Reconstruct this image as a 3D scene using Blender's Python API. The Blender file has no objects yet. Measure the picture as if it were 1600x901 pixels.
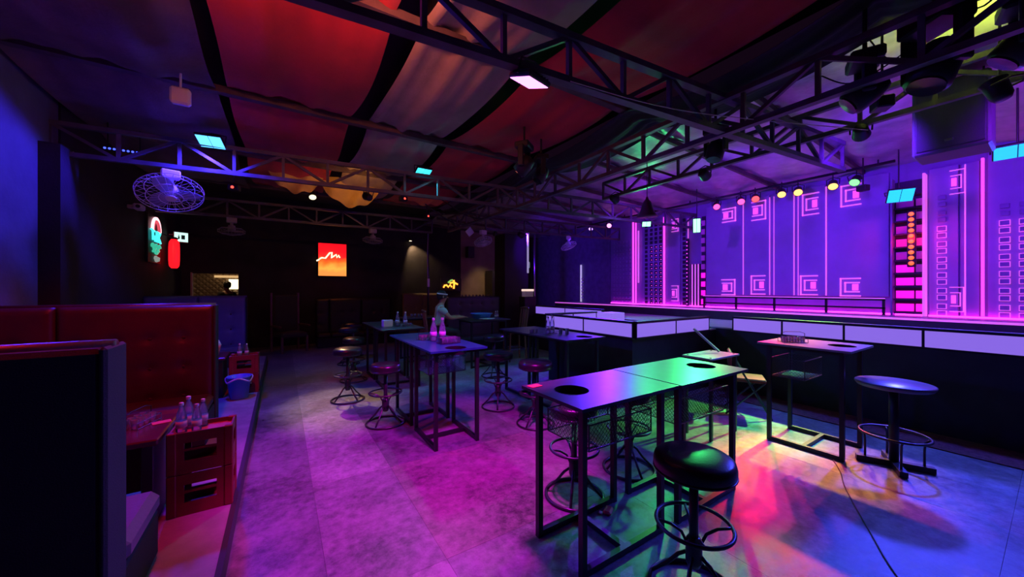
import bpy, math, random
from mathutils import Vector, Matrix, Quaternion
random.seed(7)
PI = math.pi
scene = bpy.context.scene
col = scene.collection

# ------------------------------------------------------------------ camera
H = 1.65
TH = math.atan(360 / 557.0)
cam_d = bpy.data.cameras.new('camera')
cam_d.lens = 557.0 / 1600 * 36
cam_d.sensor_width = 36
cam_d.clip_start = 0.02
cam = bpy.data.objects.new('camera', cam_d)
col.objects.link(cam)
cam.location = (0, 0, H)
cam.rotation_euler = (PI / 2, 0, -TH)
cam_d.shift_y = 1.5 / 1600
scene.camera = cam

# ------------------------------------------------------------------ world and exposure
w = bpy.data.worlds.new('world')
scene.world = w
w.use_nodes = True
bg = w.node_tree.nodes['Background']
bg.inputs[0].default_value = (0.42, 0.12, 0.46, 1)
bg.inputs[1].default_value = 0.013
vs = scene.view_settings
vs.view_transform = 'Standard'
vs.look = 'None'
vs.gamma = 1
vs.exposure = 0
vs.use_curve_mapping = False

MAG = (0.85, 0.01, 0.90); PINK = (1.0, 0.02, 0.28); RED = (1.0, 0.015, 0.04)
BLUE = (0.04, 0.02, 1.0); CYAN = (0.05, 0.75, 1.0); GREEN = (0.05, 1.0, 0.22)
PURP = (0.20, 0.01, 1.0); AMBER = (1.0, 0.42, 0.08); WARM = (1.0, 0.62, 0.30); YGREEN = (0.75, 1.0, 0.10)


def spot(name, loc, target, color, power, angle=120, radius=0.05, blend=0.35, parent=None):
    ld = bpy.data.lights.new(name, 'SPOT')
    ld.color = color; ld.energy = power; ld.spot_size = math.radians(angle)
    ld.spot_blend = blend; ld.shadow_soft_size = radius
    o = bpy.data.objects.new(name, ld)
    col.objects.link(o)
    q = (Vector(target) - Vector(loc)).to_track_quat('-Z', 'Y')
    m = Matrix.Translation(Vector(loc)) @ q.to_matrix().to_4x4()
    if parent is not None:
        o.parent = parent
        o.matrix_basis = parent.matrix_basis.inverted() @ m
    else:
        o.matrix_basis = m
    return o


# ------------------------------------------------------------------ materials
MATS = {}


def mat(name, color=(0.5, 0.5, 0.5), rough=0.6, metal=0.0, emit=None, estr=0.0, var=0.0, vscale=6.0,
        bump=0.0, bscale=40.0, spec=0.5, sheen=0.0, alpha=None):
    if name in MATS:
        return MATS[name]
    m = bpy.data.materials.new(name)
    m.use_nodes = True
    nt = m.node_tree
    b = nt.nodes['Principled BSDF']
    b.inputs['Base Color'].default_value = (*color, 1)
    b.inputs['Roughness'].default_value = rough
    b.inputs['Metallic'].default_value = metal
    b.inputs['Specular IOR Level'].default_value = spec
    if sheen:
        b.inputs['Sheen Weight'].default_value = sheen
    if emit:
        b.inputs['Emission Color'].default_value = (*emit, 1)
        b.inputs['Emission Strength'].default_value = estr
    tc = None
    if var or bump:
        tc = nt.nodes.new('ShaderNodeTexCoord')
    if var:
        n = nt.nodes.new('ShaderNodeTexNoise')
        n.inputs['Scale'].default_value = vscale
        n.inputs['Detail'].default_value = 5
        nt.links.new(tc.outputs['Object'], n.inputs['Vector'])
        r = nt.nodes.new('ShaderNodeValToRGB')
        lo = [max(0, c * (1 - var)) for c in color]
        hi = [min(1, c * (1 + var)) for c in color]
        r.color_ramp.elements[0].position = 0.3; r.color_ramp.elements[0].color = (*lo, 1)
        r.color_ramp.elements[1].position = 0.7; r.color_ramp.elements[1].color = (*hi, 1)
        nt.links.new(n.outputs['Fac'], r.inputs['Fac'])
        nt.links.new(r.outputs['Color'], b.inputs['Base Color'])
    if bump:
        n2 = nt.nodes.new('ShaderNodeTexNoise')
        n2.inputs['Scale'].default_value = bscale
        n2.inputs['Detail'].default_value = 4
        nt.links.new(tc.outputs['Object'], n2.inputs['Vector'])
        bp = nt.nodes.new('ShaderNodeBump')
        bp.inputs['Strength'].default_value = bump
        bp.inputs['Distance'].default_value = 0.02
        nt.links.new(n2.outputs['Fac'], bp.inputs['Height'])
        nt.links.new(bp.outputs['Normal'], b.inputs['Normal'])
    MATS[name] = m
    return m


def glassmat(name, tint=(0.9, 0.9, 1.0), rough=0.08, body=0.10):
    m = bpy.data.materials.new(name)
    m.use_nodes = True
    nt = m.node_tree
    nt.nodes.clear()
    out = nt.nodes.new('ShaderNodeOutputMaterial')
    tr = nt.nodes.new('ShaderNodeBsdfTransparent'); tr.inputs[0].default_value = (*tint, 1)
    gl = nt.nodes.new('ShaderNodeBsdfGlossy'); gl.inputs['Roughness'].default_value = rough
    df = nt.nodes.new('ShaderNodeBsdfTranslucent'); df.inputs[0].default_value = (0.9, 0.9, 1, 1)
    d2 = nt.nodes.new('ShaderNodeBsdfDiffuse'); d2.inputs[0].default_value = (0.9, 0.9, 1, 1)
    fr = nt.nodes.new('ShaderNodeFresnel'); fr.inputs[0].default_value = 1.6
    md = nt.nodes.new('ShaderNodeMixShader'); md.inputs[0].default_value = 0.5
    nt.links.new(df.outputs[0], md.inputs[1]); nt.links.new(d2.outputs[0], md.inputs[2])
    m1 = nt.nodes.new('ShaderNodeMixShader'); m1.inputs[0].default_value = body
    nt.links.new(tr.outputs[0], m1.inputs[1]); nt.links.new(md.outputs[0], m1.inputs[2])
    m2 = nt.nodes.new('ShaderNodeMixShader')
    nt.links.new(fr.outputs[0], m2.inputs[0]); nt.links.new(m1.outputs[0], m2.inputs[1]); nt.links.new(gl.outputs[0], m2.inputs[2])
    nt.links.new(m2.outputs[0], out.inputs[0])
    MATS[name] = m
    return m


def concrete(name, color):
    """worn polished screed: mottled colour, stains and uneven gloss"""
    m = mat(name, color, 0.4)
    nt = m.node_tree; b = nt.nodes['Principled BSDF']
    tc = nt.nodes.new('ShaderNodeTexCoord')
    n1 = nt.nodes.new('ShaderNodeTexNoise'); n1.inputs['Scale'].default_value = 1.6; n1.inputs['Detail'].default_value = 10; n1.inputs['Roughness'].default_value = 0.68
    n2 = nt.nodes.new('ShaderNodeTexNoise'); n2.inputs['Scale'].default_value = 14; n2.inputs['Detail'].default_value = 8; n2.inputs['Roughness'].default_value = 0.75
    for n in (n1, n2):
        nt.links.new(tc.outputs['Object'], n.inputs['Vector'])
    mx = nt.nodes.new('ShaderNodeMath'); mx.operation = 'MULTIPLY_ADD'; mx.inputs[1].default_value = 0.5
    ad = nt.nodes.new('ShaderNodeMath'); ad.operation = 'MULTIPLY'; ad.inputs[1].default_value = 0.5
    nt.links.new(n2.outputs['Fac'], ad.inputs[0])
    nt.links.new(n1.outputs['Fac'], mx.inputs[0]); nt.links.new(ad.outputs[0], mx.inputs[2])
    r = nt.nodes.new('ShaderNodeValToRGB')
    e = r.color_ramp.elements
    e[0].position = 0.39; e[0].color = (color[0] * 0.35, color[1] * 0.35, color[2] * 0.36, 1)
    e[1].position = 0.59; e[1].color = (min(1, color[0] * 1.45), min(1, color[1] * 1.45), min(1, color[2] * 1.4), 1)
    nt.links.new(mx.outputs[0], r.inputs['Fac']); nt.links.new(r.outputs['Color'], b.inputs['Base Color'])
    r2 = nt.nodes.new('ShaderNodeMapRange'); r2.inputs[1].default_value = 0.35; r2.inputs[2].default_value = 0.65
    r2.inputs[3].default_value = 0.27; r2.inputs[4].default_value = 0.55
    nt.links.new(mx.outputs[0], r2.inputs[0]); nt.links.new(r2.outputs[0], b.inputs['Roughness'])
    bp = nt.nodes.new('ShaderNodeBump'); bp.inputs['Strength'].default_value = 0.25; bp.inputs['Distance'].default_value = 0.01
    nt.links.new(n2.outputs['Fac'], bp.inputs['Height']); nt.links.new(bp.outputs['Normal'], b.inputs['Normal'])
    return m


BLACKM = mat('black_painted_steel', (0.012, 0.011, 0.014), 0.42, 0.0, bump=0.05)
TRUSSM = mat('dark_truss_paint', (0.09, 0.085, 0.10), 0.5, 0.0, var=0.3)
CHROME = mat('dull_chrome', (0.35, 0.35, 0.38), 0.28, 1.0)
STEELD = mat('dark_steel_tube', (0.07, 0.07, 0.08), 0.35, 0.7)
VINYL = mat('black_vinyl', (0.018, 0.016, 0.02), 0.30, bump=0.08, bscale=90)
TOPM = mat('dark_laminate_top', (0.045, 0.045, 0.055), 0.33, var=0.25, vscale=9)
TOPC = mat('cyan_light_top', (0.015, 0.13, 0.17), 0.28, var=0.2, vscale=9)  # dark laminate with the cyan lamp's light put into its colour
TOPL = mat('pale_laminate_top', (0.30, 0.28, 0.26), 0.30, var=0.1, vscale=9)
WALLB = mat('black_wall_paint', (0.022, 0.019, 0.022), 0.75, var=0.4, vscale=2.0, bump=0.15)
WALLL = mat('grey_rough_plaster', (0.10, 0.10, 0.11), 0.85, var=0.35, vscale=1.5, bump=0.25, bscale=12)
WALLBG = mat('beige_plaster', (0.36, 0.28, 0.20), 0.8, var=0.12, vscale=3, bump=0.1)
SOFAR = mat('dark_oxblood_leatherette', (0.055, 0.007, 0.010), 0.42, bump=0.12, bscale=60, var=0.15)
SOFAD = mat('charcoal_fabric', (0.022, 0.02, 0.023), 0.85, bump=0.25, bscale=150)
SOFAB = mat('slate_blue_leatherette', (0.14, 0.13, 0.24), 0.45, bump=0.1, bscale=60)
SOFAT = mat('grey_green_leatherette', (0.075, 0.10, 0.105), 0.5, bump=0.1, bscale=60)
SOFAO = mat('olive_leatherette', (0.24, 0.19, 0.07), 0.5, bump=0.1, bscale=60)
CRATER = mat('red_crate_plastic', (0.20, 0.014, 0.014), 0.42, var=0.2, bump=0.06)
PLATM = mat('platform_screed', (0.26, 0.23, 0.25), 0.6, var=0.25, vscale=5, bump=0.15)
STAGEB = mat('black_stage_cladding', (0.020, 0.018, 0.024), 0.55, var=0.3, bump=0.08)
STAGEF = mat('stage_floor_vinyl', (0.50, 0.46, 0.50), 0.45, var=0.12, vscale=4)
STRIPR = mat('dark_red_flooring', (0.17, 0.05, 0.05), 0.95, var=0.4, vscale=30, bump=0.6, bscale=220)
PANELW = mat('backlit_white_acrylic', (0.14, 0.13, 0.16), 0.35, emit=(0.33, 0.18, 1.0), estr=0.75)
BDP = mat('lavender_backdrop_board', (0.34, 0.26, 0.50), 0.55, var=0.06, vscale=3)
BDD = mat('violet_backdrop_board', (0.26, 0.19, 0.42), 0.6, var=0.1, vscale=3)
BDK = mat('dark_backdrop_recess', (0.03, 0.02, 0.05), 0.6)
GLOWB = mat('magenta_glow_block', (0.8, 0.1, 0.55), 0.5, emit=(1.0, 0.01, 0.62), estr=0.85)  # lower niche blocks: light of the LED strips put in as emission
BDH = mat('pink_shelf_board', (0.85, 0.25, 0.6), 0.5)
GLOWP = mat('pink_glow', (0.9, 0.2, 0.7), 0.4, emit=(1.0, 0.07, 0.78), estr=1.15)  # pink backdrop trim, given a glow of its own
GLOWF = mat('faint_pink_glow', (0.8, 0.3, 0.75), 0.4, emit=(0.95, 0.16, 0.85), estr=0.62)
NEONM = mat('magenta_led_strip', (0.9, 0.1, 0.7), 0.4, emit=(1.0, 0.02, 0.75), estr=7.0)
FABR = mat('red_drape_cloth', (0.55, 0.018, 0.030), 0.75, var=0.12, vscale=3, bump=0.2, bscale=25, sheen=0.1)
FABB = mat('beige_drape_cloth', (0.40, 0.30, 0.20), 0.8, var=0.15, vscale=3, bump=0.2, bscale=25)
FABG = mat('gold_drape_cloth', (0.62, 0.40, 0.08), 0.6, var=0.15, vscale=4, bump=0.2, bscale=25)
FABK = mat('black_drape_cloth', (0.018, 0.016, 0.018), 0.85, bump=0.2, bscale=25)
FABY = mat('pale_ceiling_cloth', (0.52, 0.50, 0.36), 0.8, var=0.15, vscale=5, bump=0.25, bscale=30)
FOIL = mat('foil_roof_insulation', (0.50, 0.47, 0.52), 0.42, 0.55, var=0.25, vscale=4, bump=0.5, bscale=18)
WOODP = mat('purlin_timber', (0.10, 0.065, 0.06), 0.7, var=0.3)
PLASW = mat('white_plastic', (0.75, 0.75, 0.78), 0.4)
PLASB = mat('blue_plastic', (0.08, 0.16, 0.62), 0.4)
PLASBK = mat('black_plastic', (0.015, 0.015, 0.017), 0.5)
PAPERR = mat('red_paper', (0.7, 0.06, 0.07), 0.6)
PAPERW = mat('white_paper', (0.8, 0.78, 0.76), 0.7)
WOODC = mat('brown_chair_wood', (0.16, 0.07, 0.05), 0.4, var=0.2)
SKIN = mat('skin', (0.42, 0.24, 0.17), 0.5)
HAIR = mat('black_hair', (0.012, 0.011, 0.012), 0.5)
SHIRT = mat('pale_teal_shirt', (0.38, 0.55, 0.52), 0.8)
TROUS = mat('dark_trousers', (0.03, 0.03, 0.04), 0.8)
GLASS = glassmat('clear_glass', body=0.28)
CLEAR = glassmat('clear_acrylic', body=0.05)
BOTTLE = glassmat('clear_water_bottle', body=0.2)
SPKM = mat('grey_speaker_cabinet', (0.11, 0.10, 0.13), 0.6, bump=0.1)


def lens(name, color, s):
    return mat('lens_' + name, tuple(.12 * c for c in color), 0.3, emit=color, estr=s)


# ------------------------------------------------------------------ mesh helpers
class MB:
    def __init__(self):
        self.v = []; self.f = []

    def add(self, verts, faces):
        o = len(self.v)
        self.v += [tuple(a) for a in verts]
        self.f += [tuple(i + o for i in f) for f in faces]
        return self

    def box(self, x0, x1, y0, y1, z0, z1):
        return self.add([(x0, y0, z0), (x1, y0, z0), (x1, y1, z0), (x0, y1, z0), (x0, y0, z1), (x1, y0, z1), (x1, y1, z1), (x0, y1, z1)],
                        [(0, 3, 2, 1), (4, 5, 6, 7), (0, 1, 5, 4), (1, 2, 6, 5), (2, 3, 7, 6), (3, 0, 4, 7)])

    def bevbox(self, x0, x1, y0, y1, z0, z1, b=0.01):
        """box with chamfered edges"""
        vs_, fs_ = [], []
        cx, cy, cz = (x0 + x1) / 2, (y0 + y1) / 2, (z0 + z1) / 2
        hx, hy, hz = (x1 - x0) / 2, (y1 - y0) / 2, (z1 - z0) / 2
        b = min(b, hx * .9, hy * .9, hz * .9)
        idx = {}
        for sx in (-1, 1):
            for sy in (-1, 1):
                for sz in (-1, 1):
                    for a in range(3):
                        p = [sx * (hx - b), sy * (hy - b), sz * (hz - b)]
                        p[a] += (sx, sy, sz)[a] * b
                        idx[(sx, sy, sz, a)] = len(vs_)
                        vs_.append((cx + p[0], cy + p[1], cz + p[2]))
        for a in range(3):
            u, w_ = [(1, 2), (2, 0), (0, 1)][a]
            for s in (-1, 1):
                q = []
                for (p1, p2) in ((-1, -1), (1, -1), (1, 1), (-1, 1)):
                    sg = [0, 0, 0]; sg[a] = s; sg[u] = p1; sg[w_] = p2
                    q.append(idx[(*sg, a)])
                fs_.append(tuple(q if s > 0 else q[::-1]))
                # edges
        for a in range(3):
            u, w_ = [(1, 2), (2, 0), (0, 1)][a]
            for p1 in (-1, 1):
                for p2 in (-1, 1):
                    s1 = [0, 0, 0]; s1[u] = p1; s1[w_] = p2
                    A = list(s1); A[a] = -1
                    B = list(s1); B[a] = 1
                    q = [idx[(*A, u)], idx[(*B, u)], idx[(*B, w_)], idx[(*A, w_)]]
                    fs_.append(tuple(q if p1 * p2 < 0 else q[::-1]))
        for sx in (-1, 1):
            for sy in (-1, 1):
                for sz in (-1, 1):
                    q = [idx[(sx, sy, sz, 0)], idx[(sx, sy, sz, 1)], idx[(sx, sy, sz, 2)]]
                    fs_.append(tuple(q if sx * sy * sz > 0 else q[::-1]))
        return self.add(vs_, fs_)

    def tube(self, path, r, n=8, closed=False, caps=True):
        pts = [Vector(p) for p in path]
        m = len(pts)
        rad = r if isinstance(r, (list, tuple)) else [r] * m
        up = None
        rings = []
        for i, p in enumerate(pts):
            if closed:
                t = pts[(i + 1) % m] - pts[i - 1]
            else:
                t = pts[min(i + 1, m - 1)] - pts[max(i - 1, 0)]
            t.normalize()
            if up is None:
                a = Vector((0, 0, 1)) if abs(t.z) < 0.9 else Vector((1, 0, 0))
                up = t.cross(a).normalized()
            else:
                up = (up - t * up.dot(t))
                if up.length < 1e-6:
                    up = t.orthogonal()
                up.normalize()
            bi = t.cross(up)
            rings.append([p + (up * math.cos(2 * PI * k / n) + bi * math.sin(2 * PI * k / n)) * rad[i] for k in range(n)])
        vv = [q for R in rings for q in R]
        ff = []
        for i in range(m if closed else m - 1):
            j = (i + 1) % m
            for k in range(n):
                k2 = (k + 1) % n
                ff.append((i * n + k, i * n + k2, j * n + k2, j * n + k))
        if caps and not closed:
            ff.append(tuple(range(n))[::-1])
            ff.append(tuple((m - 1) * n + k for k in range(n)))
        return self.add(vv, ff)

    def bar(self, a, b, wd=0.03, ht=None):
        """square bar from a to b"""
        a, b = Vector(a), Vector(b)
        ht = ht or wd
        t = (b - a).normalized()
        up = Vector((0, 0, 1)) if abs(t.z) < 0.95 else Vector((0, 1, 0))
        s = t.cross(up).normalized() * wd / 2
        u = s.cross(t).normalized() * ht / 2
        vv = [a - s - u, a + s - u, a + s + u, a - s + u, b - s - u, b + s - u, b + s + u, b - s + u]
        return self.add(vv, [(3, 2, 1, 0), (4, 5, 6, 7), (0, 1, 5, 4), (1, 2, 6, 5), (2, 3, 7, 6), (3, 0, 4, 7)])

    def ring(self, c, R, r, n=32, k=8):
        return self.tube([(c[0] + R * math.cos(2 * PI * i / n), c[1] + R * math.sin(2 * PI * i / n), c[2]) for i in range(n)], r, k, closed=True)

    def lathe(self, prof, n=24, c=(0, 0, 0)):
        """profile list of (radius, z) bottom to top"""
        vv, ff = [], []
        for (r, z) in prof:
            for k in range(n):
                vv.append((c[0] + r * math.cos(2 * PI * k / n), c[1] + r * math.sin(2 * PI * k / n), c[2] + z))
        for i in range(len(prof) - 1):
            for k in range(n):
                k2 = (k + 1) % n
                ff.append((i * n + k, i * n + k2, (i + 1) * n + k2, (i + 1) * n + k))
        if prof[0][0] > 1e-5:
            ff.append(tuple(range(n))[::-1])
        if prof[-1][0] > 1e-5:
            ff.append(tuple((len(prof) - 1) * n + k for k in range(n)))
        return self.add(vv, ff)

    def mesh(self, name, smooth=False):
        me = bpy.data.meshes.new(name)
        me.from_pydata(self.v, [], self.f)
        if smooth:
            for p in me.polygons:
                p.use_smooth = True
        me.update()
        return me

    def build(self, name, m, parent=None, smooth=False, loc=None, label=None, kind=None):
        me = self.mesh(name, smooth)
        me.materials.append(m)
        return link(name, me, parent, loc, label, kind)


def link(name, me, parent=None, loc=None, label=None, kind=None):
    o = bpy.data.objects.new(name, me)
    col.objects.link(o)
    if parent is not None:
        o.parent = parent
    if loc is not None:
        o.location = loc
    if label:
        o['label'] = label
    if kind:
        o['kind'] = kind
    return o


def tag(o, label, cat, group=None, kind=None):
    o['label'] = label; o['category'] = cat
    if group:
        o['group'] = group
    if kind:
        o['kind'] = kind
    return o


def thing(name, label, cat, loc=(0, 0, 0), rz=0, group=None, quat=None):
    o = bpy.data.objects.new(name, None)
    col.objects.link(o)
    o.empty_display_size = 0.1
    if quat is not None:
        o.rotation_mode = 'QUATERNION'
        o.matrix_basis = Matrix.Translation(Vector(loc)) @ quat.to_matrix().to_4x4()
    else:
        o.matrix_basis = Matrix.Translation(Vector(loc)) @ Matrix.Rotation(rz, 4, 'Z')
    return tag(o, label, cat, group)


def struct(o, label, cat='structure'):
    o['kind'] = 'structure'
    o['label'] = label
    o['category'] = cat
    return o


def dup(root, label, loc=None, rz=None, group=None):
    r = root.copy(); col.objects.link(r)
    r['label'] = label
    if group:
        r['group'] = group
    if loc is not None:
        r.location = loc
    if rz is not None:
        r.rotation_euler = (0, 0, rz)
    for ch in list(root.children):
        if ch.type == 'LIGHT':
            continue
        c = ch.copy(); col.objects.link(c); c.parent = r
        for g in list(ch.children):
            d = g.copy(); col.objects.link(d); d.parent = c
    return r


# ================================================================== THE SETTING
XL, XR, YB, YF = -2.2, 9.0, 12.4, -3.0
# ---- concrete floor: a base and bays with shallow joints, tinted after patches of light and shade
fl = MB().box(XL - .15, XR + .15, YF, YB + 2.6, -0.12, -0.012).build('floor', mat('joint_dirt', (0.05, 0.045, 0.05), 0.9))
struct(fl, 'worn polished concrete floor of the bar hall', 'floor')
CON = [concrete('light_tint_bay_%s' % n, c) for n, c in (('plain', (0.21, 0.20, 0.21)), ('light', (0.25, 0.24, 0.245)), ('dark', (0.165, 0.16, 0.17)), ('warm', (0.22, 0.185, 0.18)))]
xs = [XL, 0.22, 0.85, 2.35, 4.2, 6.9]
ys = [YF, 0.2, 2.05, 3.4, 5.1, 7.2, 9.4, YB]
pick = [[2, 2, 2, 2, 2, 2, 2], [1, 1, 0, 1, 1, 0, 0], [0, 0, 3, 2, 0, 0, 0], [0, 0, 0, 0, 1, 0, 0], [1, 0, 1, 0, 0, 0, 0]]  # tint per bay, following lit and shaded patches of the floor
J = 0.0009
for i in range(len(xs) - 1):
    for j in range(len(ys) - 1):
        MB().box(xs[i] + J, xs[i + 1] - J, ys[j] + J, ys[j + 1] - J, -0.012, 0).build('light_patch_bay', CON[pick[i][j]], fl)
# ---- raised platform under the booths
pf = MB().box(XL, -0.27, YF, 9.9, 0.0, 0.115).build('trim_1', mat('platform_riser', (0.05, 0.045, 0.05), 0.8))
struct(pf, 'low raised platform carrying the booth sofas', 'platform')
MB().box(XL, -0.30, YF, 9.9, 0.115, 0.13).build('platform_surface', PLATM, pf)
MB().box(-0.30, -0.27, YF, 9.9, 0.115, 0.132).build('edge_strip', mat('edge_strip_rubber', (0.03, 0.03, 0.035), 0.7), pf)
# ---- walls
wl = MB().box(XL - .15, XL, YF, YB + .15, 0, 4.3).build('wall_left', WALLL)
struct(wl, 'dark plaster side wall behind the booths', 'wall')
MB().box(XL, XL + .16, 5.98, 6.40, 0.13, 3.25).build('pier', WALLB, wl, label='black pier under the blue lit truss')
MB().box(XL, XL + .02, 6.40, YB, 0.13, 3.9).build('dark_cladding', WALLB, wl, label='black painted stretch of the side wall')
wb = thing('wall_back', 'black end wall with a doorway and a beige stretch', 'wall')
wb['kind'] = 'structure'
MB().box(XL, -1.97, YB, YB + .15, 0, 4.3).build('wall_section', WALLB, wb)
MB().box(-1.97, -1.00, YB, YB + .15, 2.08, 4.3).build('lintel', WALLB, wb)
MB().box(-1.00, 5.7, YB, YB + .15, 0, 4.3).build('wall_section', WALLB, wb)
MB().box(5.7, 7.6, YB, YB + .15, 0, 4.3).build('wall_section', WALLBG, wb, label='beige plaster stretch of the end wall')
MB().box(7.6, XR + .15, YB, YB + .15, 0, 4.3).build('wall_section', WALLB, wb)
ws = MB().box(XR, XR + .15, YF, YB, 0, 4.3).build('wall_stage', BDD)
struct(ws, 'violet lit wall behind the stage', 'wall')
MB().box(XR - .03, XR, 8.0, YB, 0, 4.2).build('dark_cladding', mat('navy_wall_paint', (0.13, 0.11, 0.22), 0.7, var=0.2), ws)
# ---- doorway room beyond
d1 = thing('door_1', 'doorway with a pale frame edge opening to a lit back room', 'doorway', (0, 0, 0))
d1['kind'] = 'structure'
MB().box(-2.00, -1.965, YB - .02, YB + .12, 0, 2.1).build('door_jamb', mat('pale_jamb', (0.6, 0.5, 0.38), 0.6), d1)
MB().box(-1.005, -0.97, YB - .02, YB + .12, 0, 2.1).build('door_jamb', WALLB, d1)
MB().box(-3.2, 0.3, 14.8, 14.9, 0, 2.7).build('inner_wall', mat('brown_inner_wall', (0.16, 0.11, 0.08), 0.7), d1)
MB().box(-3.2, 0.3, YB + .15, 14.8, 2.5, 2.6).build('inner_ceiling', mat('brown_inner_wall', (0.16, 0.11, 0.08), 0.7), d1)
tile = MB()
tile.add([(-.075, 0, 0), (0, 0, -.075), (.075, 0, 0), (0, 0, .075), (0, -.03, 0)], [(0, 1, 4), (1, 2, 4), (2, 3, 4), (3, 0, 4)])
tme = tile.mesh('quilted_tile'); tme.materials.append(mat('brown_quilted_panel', (0.22, 0.15, 0.10), 0.45))
for r in range(14):
    for c in range(9):
        x = -2.55 + c * .16 + (r % 2) * .08
        link('quilted_tile', tme, d1, (x, 14.79, 1.1 + r * .08))
MB().box(-1.44, -1.15, 14.70, 14.75, 1.66, 1.98).build('lit_pane', lens('pane', (1.0, 0.85, 0.5), 2.2), d1)
MB().box(-1.80, -1.12, 14.66, 14.75, 2.03, 2.10).build('lit_shelf', lens('shelf', (1.0, 0.6, 0.25), 0.7), d1)
MB().box(-3.2, 0.3, YB + .16, 14.8, 0.0005, .12).build('inner_floor', mat('brown_inner_wall', (0.16, 0.11, 0.08), 0.7), d1)
spot('back_room_lamp', (-1.6, 13.6, 2.45), (-1.7, 14.2, 0), WARM, 9, 150)

# ---- roof: dark deck over the seating, foil lined slope over the stage
ce = thing('ceiling', 'dark roof deck above the cloth drapes with a foil lined slope over the stage', 'ceiling')
ce['kind'] = 'structure'
MB().box(XL - .15, 4.3, YF, YB + .15, 4.3, 4.4).build('roof_deck', mat('roof_deck_dark', (0.05, 0.045, 0.05), 0.9), ce)


def foil_sheet(x0, x1, y0, y1, z0, z1, seed, m=FOIL, amp=0.02, th=.012):
    rnd = random.Random(seed)
    nx, ny = 30, 14
    ph = [rnd.uniform(0, 6) for _ in range(4)]
    vv, ff = [], []
    for layer in (0, th):
        for i in range(nx + 1):
            for j in range(ny + 1):
                u, v = i / nx, j / ny
                x = x0 + (x1 - x0) * u; y = y0 + (y1 - y0) * v
                z = z0 + (z1 - z0) * u - 0.06 * math.sin(PI * v) + amp * math.sin(x * 9 + ph[0] + 2 * math.sin(y * 2 + ph[1])) * .6 + amp * .6 * math.sin(y * 13 + ph[2] + 1.5 * math.sin(x * 3))
                vv.append((x, y, z + layer))
    k = (nx + 1) * (ny + 1)
    for i in range(nx):
        for j in range(ny):
            a = i * (ny + 1) + j
            ff.append((a, a + 1, a + ny + 2, a + ny + 1))
            ff.append((k + a, k + a + ny + 1, k + a + ny + 2, k + a + 1))
    return MB().add(vv, ff).build('foil_sheet', m, ce, smooth=True)


ysf = [-3, -1.8, -0.6, 0.7, 2.0, 3.3, 4.6, 5.9, 7.2, 8.5, 9.8, 11.1, YB]
for j in range(len(ysf) - 1):
    foil_sheet(4.25, XR + .1, ysf[j], ysf[j + 1] + .03, 4.04, 3.86, j, FABY if j < 3 else FOIL)
    MB().bar((4.25, ysf[j + 1], 3.97), (XR, ysf[j + 1], 3.80), 0.05, 0.07).build('purlin', WOODP, ce)


# ---- cloth drapes under the deck
def drape(x0, x1, m, label, seed, z=3.98, sag=0.16, y0=-0.6, y1=9.7, name='ceiling_drape', fold=0.012):
    rnd = random.Random(seed)
    nx, ny = 26, 96
    bay = 2.2
    ph = [rnd.uniform(0, 6) for _ in range(5)]
    vv, ff = [], []
    for layer in (0.0, 0.004):
        for i in range(nx + 1):
            u = i / nx
            for j in range(ny + 1):
                y = y0 + (y1 - y0) * j / ny
                s = abs(math.sin(PI * (y - 0.8) / bay)) ** 0.7
                e = 1 - s
                x = x0 + (x1 - x0) * u + 0.02 * math.sin(y * 2.1 + ph[0]) * (1 if i in (0, nx) else .4)
                zz = z - sag * s * (0.75 + 0.25 * math.sin(PI * u))
                zz += fold * (math.sin(u * 19 + ph[1] + .5 * math.sin(y * 1.3)) + .6 * math.sin(u * 37 + ph[2])) * (0.5 + e)
                zz += 0.018 * math.sin(u * 9 + ph[3] + y * .7)
                vv.append((x, y, zz + layer))
    k = (nx + 1) * (ny + 1)
    for i in range(nx):
        for j in range(ny):
            a = i * (ny + 1) + j
            ff.append((a, a + 1, a + ny + 2, a + ny + 1))
            ff.append((k + a, k + a + ny + 1, k + a + ny + 2, k + a + 1))
    o = MB().add(vv, ff).build(name, m, None, smooth=True)
    return tag(o, label, 'drape', 'cloth drapes under the roof')


drape(-2.15, -0.60, mat('dusty_brown_drape_cloth', (0.17, 0.11, 0.09), 0.8, var=0.2, vscale=3, bump=0.2, bscale=25), 'wide dusty brown ceiling drape nearest the booth wall', 1, z=3.92)
drape(-0.50, 0.80, FABR, 'red ceiling drape between the brown and the beige drape', 2)
drape(1.02, 2.06, FABB, 'pleated beige ceiling drape between the two red drapes', 3, fold=0.018)
drape(2.22, 3.55, FABR, 'red ceiling drape beside the long stage side truss', 4)
drape(3.60, 4.35, FABK, 'black ceiling drape along the stage side truss', 5, z=3.9, sag=0.22)
for k, yy in enumerate((0.8, 3.0, 5.2, 7.4, 9.6)):
    MB().box(XL, 3.62, yy - .045, yy + .045, 3.875, 3.95).build('purlin', WOODP, ce)


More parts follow.
